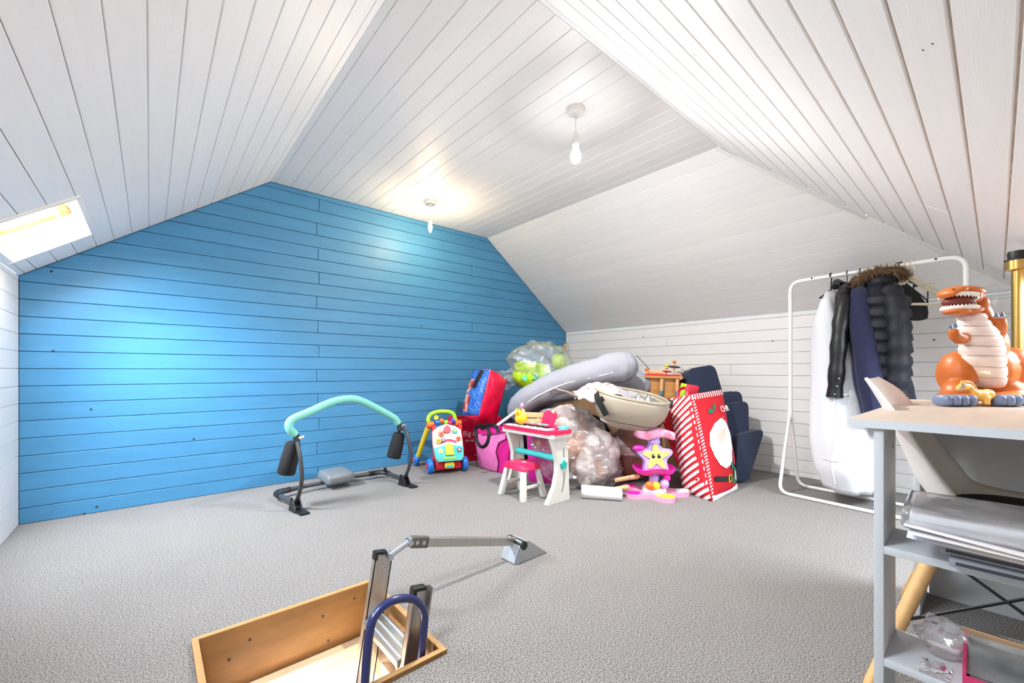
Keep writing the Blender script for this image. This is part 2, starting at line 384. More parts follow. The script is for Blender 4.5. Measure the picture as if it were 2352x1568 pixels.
knots(wr, [(tuple(onX(x,y,XR-.0005)), (-1,0,0)) for x,y in ((1478,773),(1775,783),(2070,700),(2145,780))], .006)
wb = sheet('wall_rear', [(XL,YB,-.02),(XR,YB,-.02),(XR,YB,ZB+.06),(XL,YB,ZB+.06)], M_white_trim); tag(wb, 'plain white low wall at the near end of the attic', 'wall')
# trim battens along the hip and the top corner
def batten(name, a, b, wdt, th, nrm, m, label):
    a, b, nrm = V(a), V(b), V(nrm).normalized(); x = (b-a).normalized(); y = nrm.cross(x).normalized()
    o = obj(name, MB().box(((b-a).length/2,0,th/2-.001), ((b-a).length, wdt, th)).bevel(.002), m); o.matrix_world = frame(a, x, y, nrm); o['kind'] = 'structure'
    return tag(o, label, 'trim')
hipn = (RN+RNN).normalized()
ha, hb = V((RR-.015,YE+.02,ZC-.005)), V((XR,YE-(ZC-ZR)/RS,ZR))
batten('trim_1', ha+(hb-ha)*.004, ha+(hb-ha)*.5, .034, .006, hipn, M_white_trim, 'narrow white batten covering the upper half of the hip joint')
batten('trim_2', ha+(hb-ha)*.5, hb-(hb-ha)*.01, .034, .006, hipn, M_white_trim, 'narrow white batten covering the lower half of the hip joint')
# floor with the hatch opening
HX0, HX1, HY0, HY1 = .10, .70, 1.12, 1.704
m = bpy.data.materials.new('grey_carpet'); m.use_nodes = True; t = m.node_tree; n = t.nodes; L = t.links; p = n['Principled BSDF']
tc = n.new('ShaderNodeTexCoord'); nz = n.new('ShaderNodeTexNoise'); nz.inputs['Scale'].default_value = 230; nz.inputs['Detail'].default_value = 2; L.new(tc.outputs['Object'], nz.inputs[0])
rp_ = n.new('ShaderNodeValToRGB'); L.new(nz.outputs[0], rp_.inputs[0]); e = rp_.color_ramp.elements
e[0].position, e[0].color = .33, srgb(68,64,62)+(1,); e[1].position, e[1].color = .64, srgb(162,157,153)+(1,)
n2 = n.new('ShaderNodeTexNoise'); n2.inputs['Scale'].default_value = 5; n2.inputs['Detail'].default_value = 4; L.new(tc.outputs['Object'], n2.inputs[0])
mr = n.new('ShaderNodeMapRange'); mr.inputs[3].default_value = .93; mr.inputs[4].default_value = 1.05; L.new(n2.outputs[0], mr.inputs[0])
hs = n.new('ShaderNodeHueSaturation'); L.new(rp_.outputs[0], hs.inputs['Color']); L.new(mr.outputs[0], hs.inputs['Value']); L.new(hs.outputs[0], p.inputs['Base Color'])
p.inputs['Roughness'].default_value = .95; p.inputs['Specular IOR Level'].default_value = .1; p.inputs['Sheen Weight'].default_value = .15
bp = n.new('ShaderNodeBump'); bp.inputs['Strength'].default_value = .5; bp.inputs['Distance'].default_value = .005
n3 = n.new('ShaderNodeTexNoise'); n3.inputs['Scale'].default_value = 300; n3.inputs['Detail'].default_value = 4; L.new(tc.outputs['Object'], n3.inputs[0]); L.new(n3.outputs[0], bp.inputs['Height']); L.new(bp.outputs[0], p.inputs['Normal'])
M_carpet = m
x0,x1,y0,y1 = XL-.05, XR+.05, YB-.05, D+.05
fl = sheet('floor', [(x0,y0,0),(x1,y0,0),(x1,y1,0),(x0,y1,0),(HX0,HY0,0),(HX1,HY0,0),(HX1,HY1,0),(HX0,HY1,0)], M_carpet, faces=[(0,1,5,4),(1,2,6,5),(2,3,7,6),(3,0,4,7)])
tag(fl, 'grey looped pile carpet with a ladder hatch cut through it', 'floor')

# ------------------------------------------------------------------ skylights: one in view, two added as light sources
M_pine = mat('honey_pine', srgb(226,176,112), rough=.5, var=.14, vscale=6, stretch=(1,8,8), bump=.05)
M_lining = mat('window_lining_white', srgb(246,244,240), rough=.45)
M_glass = clear('window_glass', gloss=.3, rough=.02)
WL = ['white lined skylight with a pine sash close to the blue wall','white lined skylight with a pine sash in the slope beside the ladder hatch','white lined skylight with a pine sash in the hip slope behind the desk']  # second and third are unseen skylights added as light sources
for i, (o3, xa, ya, na, wd, hg) in enumerate([(slopeL(s0,(y0+y1)/2), V((0,1,0)), LS, LN, y1-y0, s1-s0) for y0,y1,s0,s1 in SKY]+[(slopeR(RSKY[2],(RSKY[0]+RSKY[1])/2), V((1,0,0)), RDV, RNV, RSKY[1]-RSKY[0], RSKY[3]-RSKY[2])]):
    root = empty('window_%d' % (i+1), (0,0,0), kind='structure', label=WL[i], cat='window'); dp = .20
    sgn = 1 if xa.cross(ya).dot(na) > 0 else -1; root.matrix_world = frame(o3, xa*sgn, ya, na)      # x across, y down the slope, z into the room
    for sx in (-1,1):
        box('lining', (sx*(wd/2-.004),hg/2,-dp/2+.003), (.012,hg,dp), M_lining, root, .001)
        box('lining_bead', (sx*(wd/2+.006),hg/2,.003), (.022,hg+.03,.010), M_lining, root, .002)
    box('lining', (0,.002,-dp/2+.003), (wd,.012,dp), M_lining, root, .001); box('lining', (0,hg-.002,-dp/2+.003), (wd,.012,dp), M_lining, root, .001)
    box('lining_bead', (0,-.006,.003), (wd+.03,.022,.010), M_lining, root, .002)
    fr = MB()
    for sx in (-1,1): fr.box((sx*(wd/2-.04),hg/2,-dp+.045), (.06,hg-.02,.07))
    fr.box((0,.045,-dp+.045), (wd-.03,.06,.07)).box((0,hg-.045,-dp+.045), (wd-.03,.06,.07))
    obj('window_frame', fr.bevel(.004), M_pine, root, smooth=0)
    box('pane', (0,hg/2,-dp+.02), (wd-.12,hg-.1,.004), M_glass, root, 0)
    box('control_bar', (0,.075,-dp+.10), (wd*.55,.02,.03), mat('brushed_aluminium', srgb(190,190,188), rough=.35, metal=.9), root, .004)
    box('label_plate', (sgn*(wd/2-.012),.10,-.085), (.004,.045,.06), mat('pale_sticker', srgb(222,228,230), rough=.4), root, .001)

# ------------------------------------------------------------------ landing below the hatch
M_landing = mat('landing_white_paint', srgb(245,242,238), rough=.6)
lx0,lx1,ly0,ly1,lz0,lz1 = -.7, 1.2, .7, 2.35, -2.65, -.26
sheet('wall_landing', [(lx0,ly0,lz0),(lx1,ly0,lz0),(lx1,ly1,lz0),(lx0,ly1,lz0),(lx0,ly0,lz1),(lx1,ly0,lz1),(lx1,ly1,lz1),(lx0,ly1,lz1),(HX0,HY0,lz1),(HX1,HY0,lz1),(HX1,HY1,lz1),(HX0,HY1,lz1)],
      M_landing, faces=[(0,1,2,3),(0,1,5,4),(1,2,6,5),(2,3,7,6),(3,0,4,7),(4,5,9,8),(5,6,10,9),(6,7,11,10),(7,4,8,11)])
tag(bpy.data.objects['wall_landing'], 'white painted landing seen down through the hatch', 'wall')
o = box('door_1', (.55,ly1-.02,lz0+1.02), (.09,.03,2.04), mat('door_frame_pinkish_wood', srgb(214,178,150), rough=.5), None, .004); o['kind'] = 'structure'; tag(o, 'pale wooden door frame post on the landing below', 'door frame')
ll = bpy.data.lights.new('landing_lamp', 'POINT'); ll.energy = 20; ll.color = (1,.95,.88); ll.shadow_soft_size = .08
lo = bpy.data.objects.new('landing_lamp', ll); COL.objects.link(lo); lo.location = (-.35,1.2,-.55)

# ------------------------------------------------------------------ pendant bulbs
M_plastic_w = mat('white_plastic', srgb(232,228,224), rough=.35)
def pendant(x, y, drop, br, bl, warm, power, label, candle):
    r = empty('pendant_light', (x,y,ZC), label=label, cat='ceiling light', group='bare bulbs on the flat ceiling')
    obj('ceiling_rose', MB().lathe([(.052,0),(.052,-.012),(.046,-.024),(.018,-.03),(.010,-.045),(0,-.045)], 28), M_plastic_w, r)
    obj('flex', MB().tube([(0,0,-.04),(0,0,-drop)], .0028, 8), M_plastic_w, r)
    hld = obj('bulb_holder', MB().lathe([(.004,-drop+.01),(.010,-drop),(.017,-drop-.02),(.0175,-drop-.03),(.016,-drop-.032),(.0165,-drop-.052),(.019,-drop-.054),(.019,-drop-.064),(.0,-drop-.064)], 20), M_plastic_w, r)
    z0 = -drop-.064
    if candle: prof = [(.011,z0),(.013,z0-.012),(.0175,z0-.035),(.0165,z0-.055),(.009,z0-.078),(0,z0-.09)]
    else: prof = [(.014,z0),(.016,z0-.018),(.024,z0-.038),(.0305,z0-.06),(.0305,z0-.072),(.024,z0-.09),(.011,z0-.1),(0,z0-.101)]
    col = (1.0,.74,.42) if warm else (1.0,.985,.955)
    k = len(prof) if candle else 4
    lit = mat('lit_bulb_warm' if warm else 'lit_bulb_white', (.9,.9,.9), emit=col, estr=power)
    if candle: obj('bulb', MB().lathe(prof, 20), lit, r, smooth=180)
    else:                                                # LED lamp: opaque upper half, glowing dome below
        obj('bulb_collar', MB().lathe(prof[:6], 20, cap=False), mat('opal_bulb_collar', (.9,.9,.9), emit=col, estr=16), r, smooth=180)
        obj('bulb', MB().lathe(prof[5:], 20, cap=False), lit, r, smooth=180)
pendant(1.795, 1.535, .135, .03, .1, False, 2300, 'bare round white bulb on a short flex near the hip slope', False)
pendant(1.825, 3.19, .115, .02, .08, True, 150, 'bare candle bulb with a warm glow close to the blue wall', True)
# ------------------------------------------------------------------ colours shared by the toys
def pl(name, r, g, b, rough=.32, **k): return mat(name, srgb(r,g,b), rough=rough, **k)
M_red = pl('toy_red_plastic', 214,22,44); M_mag = pl('toy_magenta_plastic', 226,30,84); M_cream = pl('toy_ivory_plastic', 214,212,202)
M_teal = pl('toy_teal_plastic', 70,206,200); M_lime = pl('toy_lime_plastic', 170,220,50); M_yel = pl('toy_yellow_plastic', 246,216,50)
M_org = pl('toy_orange_plastic', 246,116,30); M_tblue = pl('toy_blue_plastic', 30,122,214); M_pur = pl('toy_purple_plastic', 96,70,190)
M_blackp = pl('black_plastic', 24,24,26, .45); M_blk = mat('black_foam', srgb(34,34,36), rough=.9, bump=.2, bscale=300)
M_dgrey = pl('dark_grey_steel_tube', 62,63,66, .35); M_pink = pl('toy_pink_plastic', 240,164,194); M_hot = pl('toy_hot_pink_plastic', 240,40,170)
M_lil = pl('toy_lilac_plastic', 190,160,230); M_whp = pl('toy_white_plastic', 226,222,222); M_turq = pl('deep_teal_plastic', 20,170,165)
M_chrome = mat('chrome', srgb(200,200,204), rough=.2, metal=1)
def ring(name, c, r, th, m, parent, n=(0,-1,0), tr=None, seg=18):
    """disc lying on a surface with normal n"""
    n = V(n).normalized(); x = n.orthogonal().normalized(); b = MB().lathe([(r,0),(r,th*.6),(r*.86,th),(0,th)], seg, frame(c, x, n.cross(x), n)); return obj(name, b, m, parent)

# ------------------------------------------------------------------ sit-up trainer
t = empty('sit_up_trainer', (1.101,2.857,0), .1265, 'curved abdominal trainer frame with mint foam handle and grey head pad', 'exercise frame')
M_mint = mat('mint_foam', srgb(132,214,200), rough=.75, bump=.08, bscale=200)
hp = smoothpath([(-.395,.105,.475),(-.43,.105,.525),(-.412,.11,.572),(-.30,.115,.615),(-.17,.12,.664),(-.06,.13,.684),(.05,.13,.672),(.20,.13,.598),(.325,.13,.528),(.352,.13,.505),(.372,.13,.475)], 5)
obj('foam_handle', MB().tube(hp, .026, 14), M_mint, t, smooth=60)
for s, top in ((-1,(-.392,.105,.475)), (1,(.375,.13,.475))):
    sx = .392 if s < 0 else .405
    obj('side_tube', MB().tube(smoothpath([(s*sx,.10,.045),(s*sx*1.0,.04,.13),(s*sx,.01,.22),(s*sx,.03,.33),(s*sx,.075,.42),(top[0],top[1]-.004,.455)], 6), .0125, 12), M_dgrey, t)
    j = obj('collar', MB().tube([V(top)-V((0,.02,.055)), V(top)+V((0,0,.012))], .018, 12), M_blackp, t)
    obj('knob', MB().tube([(top[0]+.012,top[1]-.02,.455),(top[0]+.04,top[1]-.03,.462)], [.012,.014], 8), M_chrome, j)
    f0, f1 = ((-.392,.135,.43),(-.432,.155,.225)) if s < 0 else ((.398,.15,.40),(.352,.165,.205))
    a, b = V(f0), V(f1)
    obj('arm_pad', MB().tube([a+(b-a)*k for k in (0,.04,.10,.5,.95,1)], [.028,.040,.046,.052,.054,.046], 18), M_blk, t, smooth=50)
    obj('arm_pad_bracket', MB().tube([(top[0],top[1]-.01,.44), a+V((0,0,-.02))], .009, 8), M_blackp, t)
    ft = MB().prism([(-.03,0),(.03,0),(.026,-.13),(-.026,-.13)], .012, Matrix.Translation((s*sx,.085,0)))
    for q in (-1,1): ft.prism([(.0,.0),(.10,0),(.085,.035),(.05,.085),(.028,.085)], .008, frame((s*sx+q*.022-.004,.13,0), (0,-1,0), (0,0,1), (1,0,0)) if False else frame((s*sx+q*.022-.004,.13,0), (0,-1,0), (0,0,1), (-1,0,0)))
    obj('foot', ft.bevel(.003), M_blackp, t)
    obj('base_tube', MB().tube(fillet([(s*sx,.09,.04),(s*(sx+.015),.43,.045),(s*.20,.455,.045)], .10, 8), .0165, 12), M_dgrey, t)
    obj('sleeve', MB().tube(fillet([(s*(sx+.012),.33,.044),(s*(sx+.015),.43,.045),(s*.30,.447,.045)], .09, 8), .0205, 12), M_blackp, t)
obj('cross_tube', MB().tube([(-.21,.455,.045),(.21,.455,.045)], .015, 12), M_dgrey, t)
box('sleeve_knob', (.405,.37,.075), (.02,.02,.03), M_blackp, t, .004)
pd = MB().box((0,0,0), (.225,.215,.075), taper=(.9,.9)).bevel(.028, 4)
obj('head_pad', pd, mat('grey_vinyl', srgb(116,120,124), rough=.38, bump=.05, bscale=90), t, loc=(.03,.44,.085), rot=(.12,0,0))

# ------------------------------------------------------------------ baby walker
t = empty('baby_walker', (1.962,3.135,0), -.31, 'red push-along baby walker with lime handle and activity panel', 'baby walker')
bd = MB().box((0,.04,.085), (.25,.20,.11), taper=(.92,.62)).bevel(.03, 4); obj('base', bd, M_red, t)
for s in (-1,1):
    wv = obj('wheel', MB().lathe([(.03,-.024),(.058,-.022),(.064,-.010),(.064,.010),(.058,.022),(.03,.024)], 24, frame((s*.152,.0,.064),(0,1,0),(0,0,1),(1,0,0))), M_tblue, t)
    ring('hub', (s*.176,0,.064), .026, .006, M_red, wv, (s,0,0))
    wv = obj('wheel', MB().lathe([(.03,-.02),(.052,-.02),(.058,-.008),(.058,.008),(.052,.02),(.03,.02)], 24, frame((s*.205,.36,.058),(0,1,0),(0,0,1),(1,0,0))), M_tblue, t)
    ring('hub', (s*.227,.36,.058), .024, .006, M_org, wv, (s,0,0))
    obj('rear_leg', MB().tube(smoothpath([(s*.145,.125,.375),(s*.165,.20,.27),(s*.187,.30,.13),(s*.195,.36,.06)], 4), [.022]*13, 10), M_yel, t)
    fr = MB().prism([(.0,.10),(.055,.10),(.155,.385),(.14,.42),(.10,.40)], .03, frame((s*.132-.015*s-.0,-.03,0),(0,1,0),(0,0,1),(1,0,0))); obj('side_frame', fr.bevel(.008,3), M_red, t)
    obj('handle_joint', MB().tube([(s*.10,.115,.405),(s*.155,.115,.405)], .03, 16), M_org, t)
obj('handle', MB().tube(smoothpath([(-.125,.12,.40),(-.14,.13,.45),(-.115,.135,.495),(-.05,.14,.515),(.04,.14,.513),(.09,.135,.49),(.105,.13,.45),(.11,.12,.41)], 6), .0185, 12), M_lime, t)
# tilted activity panel: local frame on its face
pm = frame((0,-.062,.105), (1,0,0), V((0,.125,.29)).normalized(), V((0,-.29,.125)).normalized()); pn = V((0,-.29,.125)).normalized()
obj('activity_panel', MB().prism([(-.10,0),(.10,0),(.118,.03),(.13,.16),(.125,.265),(.08,.30),(.0,.325),(-.08,.30),(-.125,.265),(-.13,.16),(-.118,.03)], .03, pm).bevel(.008,3), M_whp, t)
obj('lower_panel', MB().prism([(-.10,-.004),(.10,-.004),(.12,.03),(.128,.115),(.04,.13),(-.04,.13),(-.128,.115),(-.12,.03)], .012, pm, .028).bevel(.004,2), M_teal, t)
def on(x, y, h=.03): return pm @ V((x,y,h))
def pad(name, poly, th, m, h=.03): return obj(name, MB().prism(poly, th, pm, h).bevel(.003,2), m, t)
pad('door_arch', [(-.035,.045),(.035,.045),(.035,.11),(.025,.135),(0,.147),(-.025,.135),(-.035,.11)], .02, M_yel, .036)
pad('red_arch', [(-.075+.15*k/8, .165+.022*math.sin(math.pi*k/8)) for k in range(9)]+[(.07-.14*k/8, .148+.020*math.sin(math.pi*k/8)) for k in range(9)], .006, M_mag)
for (x,y,r,m_,n_) in ((-.055,.235,.028,M_org,8),(-.085,.175,.027,M_yel,10),(-.045,.178,.02,M_pur,9),(.092,.185,.022,M_org,12),(.07,.255,.024,M_teal,12),(.088,.085,.026,M_pur,5),(-.075,.085,.026,M_whp,7)):
    k = pad('button', star(r, r*.72, n_, 90, x, y), .016, m_); ring('button_centre', on(x,y,.047), r*.45, .004, M_red if m_ is M_org else (M_org if m_ is M_yel else M_yel), k, pn)
pad('red_drop', [(-.0+.032*math.sin(a)*(1-.35*math.cos(a)), .275+.034*math.cos(a)) for a in [2*math.pi*k/14 for k in range(14)]], .016, M_red)
pad('grass_strip', [(-.06,.012),(.06,.012),(.05,.028),(-.05,.028)], .005, M_lime, .04)
for k, (m_, x) in enumerate(((M_tblue,-.065),(M_org,-.03),(M_lime,.01),(M_mag,.045),(M_pur,.075))): obj('roller', MB().tube([(x-.016,.10,.425+.012*math.sin(k*1.7)),(x+.016,.10,.425+.012*math.sin(k*1.7))], .021, 12), m_, t)
obj('flower_knob', MB().prism(star(.024,.016,6), .018, frame((-.075,.11,.468),(1,0,0),(0,0,1),(0,-1,0))).bevel(.003), M_yel, t)
b_ = obj('bumper_button', MB().prism(rrect(.085,.05,.018), .012, frame((.0,-.069,.075),(1,0,0),(0,.12,1),(0,-1,.12))).bevel(.003), M_yel, t)
obj('bumper_button_face', MB().prism(rrect(.06,.02,.008), .005, frame((.0,-.081,.066),(1,0,0),(0,.12,1),(0,-1,.12))), M_teal, b_)

# ------------------------------------------------------------------ toy piano (local x = to the near end, y = away from the player)
t = empty('toy_piano', (2.085,2.165,0), -math.pi/2, 'childs red and ivory toy keyboard on curved side legs', 'toy piano')
def side(s):
    x = s*.225
    out = [(-.115,0),(.098,0),(.100,.02),(.092,.12),(.090,.22),(.082,.33),(.065,.43),(-.075,.43),(-.045,.36),(-.022,.28),(-.022,.20),(-.045,.11),(-.085,.045)]
    hole = [(.03,.05),(.045,.09),(.052,.15),(.050,.20),(.040,.20),(.038,.15),(.028,.10),(.015,.065)]; h2 = [(.035,.29),(.050,.29),(.044,.36),(.034,.35)]
    bm = bmesh.new(); M = frame((x-.018,0,0),(0,1,0),(0,0,1),(1,0,0)); loops = []
    es = []
    for lp in (out, hole, h2):
        vs_ = [bm.verts.new(M @ V((a,b,0))) for a,b in lp]; es += [bm.edges.new((vs_[i], vs_[(i+1)%len(vs_)])) for i in range(len(vs_))]
    f = bmesh.ops.triangle_fill(bm, edges=es, use_beauty=True)['geom']; fs = [g for g in f if isinstance(g, bmesh.types.BMFace)]
    r = bmesh.ops.extrude_face_region(bm, geom=fs); bmesh.ops.translate(bm, verts=[g for g in r['geom'] if isinstance(g, bmesh.types.BMVert)], vec=(.036,0,0))
    bmesh.ops.dissolve_limit(bm, angle_limit=.02, verts=bm.verts, edges=bm.edges)
    lg = obj('leg', bm, M_cream, t, smooth=30)
    obj('star_knob', MB().prism(star(.032,.022,5,90,.032,.245), .014, frame((x+(.018 if s > 0 else -.032),0,0),(0,1,0),(0,0,1),(1,0,0))).bevel(.004,2), M_turq, lg)
for s in (-1,1): side(s)
obj('cross_bar', MB().tube([(-.21,.015,.285),(.21,.015,.285)], .021, 14), M_teal, t)
kb = MB().prism([(-.265,-.075),(-.225,-.095),(.225,-.095),(.268,-.07),(.268,.09),(.22,.115),(-.22,.115),(-.265,.09)], .028, None, .455).bevel(.008,3); obj('keyboard_body', kb, M_mag, t)
obj('lower_case', MB().prism([(-.26,-.085),(.262,-.085),(.262,.105),(-.26,.105)], .028, None, .430).bevel(.006), M_cream, t)
obj('control_panel', MB().prism([(-.215,-.005),(.215,-.005),(.20,.105),(-.20,.105)], .016, None, .482).bevel(.004), M_mag, t)
for i in range(22): box('white_key', (-.2+i*.4/21,-.055,.487), (.0168,.085,.009), M_whp, t, .001)
for i in range(21):
    if i % 7 not in (2,6): box('black_key', (-.2+(i+.5)*.4/21,-.034,.494), (.010,.048,.010), M_blackp, t, .001)
for i in range(9):
    for j in range(2): box('panel_button', (-.13+i*.026,.025+j*.022,.500), (.019,.011,.006), M_teal if (i+j)%3 else M_whp, t, .0015)
for s in (-1,1): ring('drum_pad', (s*.215,.06,.482), .042, .018, M_teal, t, (0,0,1), seg=24)
wv = [(-.075+.15*k/28, .100+.010*math.cos((k/28-.5)*2*math.pi*1.5)) for k in range(29)]+[(.075+.008*math.sin(k/8*4.7+.4), .10-.10*k/8) for k in range(1,9)]+[(-.075-.008*math.sin((8-k)/8*4.7+.4), .10*k/8) for k in range(0,8)]
obj('music_stand', MB().prism(wv, .008, frame((.02,.105,.485),(1,0,0),V((0,.22,1)).normalized(),V((0,-1,.22)).normalized())).bevel(.002), M_mag, t)
mc = obj('microphone_stem', MB().tube(smoothpath([(-.24,.10,.48),(-.245,.11,.56),(-.24,.10,.60)],4), [.006]*9, 8), M_whp, t)
obj('microphone', MB().ell((-.24,.095,.615), (.014,.014,.02)), M_pink, mc)
# its stool
t = empty('toy_stool', (1.995,2.20,0), -math.pi/2, 'small ivory stool with a red seat in front of the toy piano', 'stool')
obj('seat', MB().box((0,0,.218), (.225,.185,.045), taper=(.86,.84)).bevel(.012,3), M_mag, t)
ring('seat_badge', (.02,0,.2405), .016, .002, M_whp, t, (0,0,1))
for sx in (-1,1):
    for sy in (-1,1):
        a, b = V((sx*.085,sy*.066,.2)), V((sx*.118,sy*.098,0)); lg = MB().box((0,0,0),(.038,.034,1))
        for v in lg.bm.verts: k = v.co.z+.5; v.co = V((v.co.x,v.co.y,0))*(1.1-.2*k)+b+(a-b)*k
        obj('leg', lg.bevel(.005), M_cream, t)
    box('side_rail', (sx*.104,0,.085), (.016,.15,.022), M_cream, t, .003)

# ------------------------------------------------------------------ pink star activity toy
t = empty('star_activity_toy', (2.72,1.60,0), -YAW, 'pink and lilac star activity stand with a yellow smiling star', 'activity toy')
pet = []
for k in range(60):
    a = 2*math.pi*k/60; r = .165+.045*math.cos(5*a+.6); pet.append((r*math.cos(a)*1.18, r*math.sin(a)))
obj('base_mat', MB().prism(pet, .032).bevel(.012,3), M_pink, t)
for k in range(5):
    a = 2*math.pi*(k)/5-.12; x, y = .165*math.cos(a)*1.18, .165*math.sin(a)
    pdl = [(x+.045*math.cos(q)*1.1, y+.034*math.sin(q)) for q in [2*math.pi*i/14 for i in range(14)]]
    obj('petal_pad', MB().prism(pdl, .010, None, .03).bevel(.004), (M_whp,M_lil,M_hot,M_hot,M_yel)[k], t)
obj('front_pad', MB().prism(rrect(.10,.045,.016,4,.015,-.135), .008, None, .031).bevel(.003), pl('pad_yellow',250,214,120), t)
obj('dome', MB().lathe([(.085,.03),(.082,.05),(.06,.075),(.04,.085)], 24), M_whp, t)
obj('stem', MB().lathe([(.04,.07),(.034,.10),(.036,.15),(.05,.165)], 20), M_lil, t)
for (x,y,z,r,m_) in ((-.055,-.075,.085,.03,M_org),(-.012,-.085,.088,.026,M_yel),(.05,-.07,.095,.032,M_lil),(.075,-.045,.13,.026,M_hot)): obj('ball', MB().ell((x,y,z),(r,r,r)), m_, t)
tr = MB().lathe([(.02,.155),(.08,.152),(.135,.17),(.15,.195),(.146,.197),(.13,.178),(.07,.165),(.02,.165)], 32)
for v in tr.bm.verts: v.co.z += .012*math.sin(3*math.atan2(v.co.y,v.co.x)); v.co.y *= .75
obj('tray', tr, M_hot, t, smooth=60)
def softstar(r0, r1, rot=90, n=50, sq=1):
    out = []
    for k in range(n):
        a = 2*math.pi*k/n; c = .5+.5*math.cos(5*(a-math.radians(rot))); r = r1+(r0-r1)*c**1.5; out.append((r*math.cos(a)*sq, r*math.sin(a)))
    return out
SF = frame((0,-.03,.275),(1,0,0),V((0,.18,1)).normalized(),V((0,-1,.18)).normalized())
bs = obj('star_body', MB().prism(softstar(.128,.082), .06, SF @ Matrix.Translation((0,0,-.05))).bevel(.016,3), M_lil, t)
fs = obj('star_face', MB().prism(softstar(.098,.046), .014, SF @ Matrix.Translation((0,0,.005))).bevel(.005,2), pl('star_yellow',250,224,110), t)
for s in (-1,1):
    e_ = obj('eye', MB().ell(tuple(SF @ V((s*.020,.002,.019))), (.0125,.004,.018)), M_blackp, fs); 
    obj('eye_glint', MB().ell(tuple(SF @ V((s*.020+.004,.009,.023))), (.004,.002,.005)), M_whp, fs)
obj('smile', MB().tube([tuple(SF @ V((.018*math.sin(a),-.026-.006*math.cos(a),.0195))) for a in (-1,-.5,0,.5,1)], .0013, 6), pl('smile_orange',214,150,60), fs)
obj('neck', MB().lathe([(.045,.37),(.04,.395),(.055,.415)], 20), M_lil, t)
tp = MB().box((.0,-.0,.435), (.27,.13,.06)).bevel(.02,3)
bmesh.ops.subdivide_edges(tp.bm, edges=tp.bm.edges[:], cuts=3, use_grid_fill=True)
for v in tp.bm.verts: v.co.z += .012*math.sin(v.co.x*32+.6)
obj('top_arm', tp, M_pink, t, smooth=60)
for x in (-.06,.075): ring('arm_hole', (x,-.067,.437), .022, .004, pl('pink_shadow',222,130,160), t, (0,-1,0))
obj('scoop', MB().ell((-.115,-.02,.335),(.045,.03,.022)), M_hot, t); obj('badge', MB().prism(rrect(.034,.012,.004), .004, SF @ Matrix.Translation((0,.112,.012))), M_whp, t)
# ------------------------------------------------------------------ soft bags
def loft(secs, n=40, e=.35, amp=0, freq=9, seed=0, cap=(True,False)):
    """secs: (centre, half width vector, half depth vector); super-ellipse rings from bottom to top"""
    b = MB(); rings = []
    for c, hw, hd in secs:
        c, hw, hd = V(c), V(hw), V(hd); rg = []
        for k in range(n):
            a = 2*math.pi*k/n; cs, sn = math.cos(a), math.sin(a)
            p = c+hw*math.copysign(abs(cs)**e, cs)+hd*math.copysign(abs(sn)**e, sn)
            if amp:
                d = (p-c).normalized(); p += d*amp*(noise.noise(p*freq+V((seed*5,seed,0)))+.5*noise.noise(p*freq*2.6+V((seed,3,seed))))
            rg.append(b.bm.verts.new(p))
        rings.append(rg)
    for A, B in zip(rings, rings[1:]):
        for k in range(n): b.bm.faces.new((A[k],A[(k+1)%n],B[(k+1)%n],B[k]))
    if cap[0]: b.bm.faces.new(rings[0][::-1])
    if cap[1]: b.bm.faces.new(rings[-1])
    return b
def lerp(a, b, t): return a+(b-a)*t
def secs(bot, top, n=9, bulge=0):
    (c0,w0,d0), (c1,w1,d1) = bot, top; out = []
    for i in range(n):
        t = i/(n-1); k = 1+bulge*math.sin(math.pi*t); out.append((lerp(V(c0),V(c1),t), lerp(V(w0),V(w1),t)*k, lerp(V(d0),V(d1),t)*k))
    return out
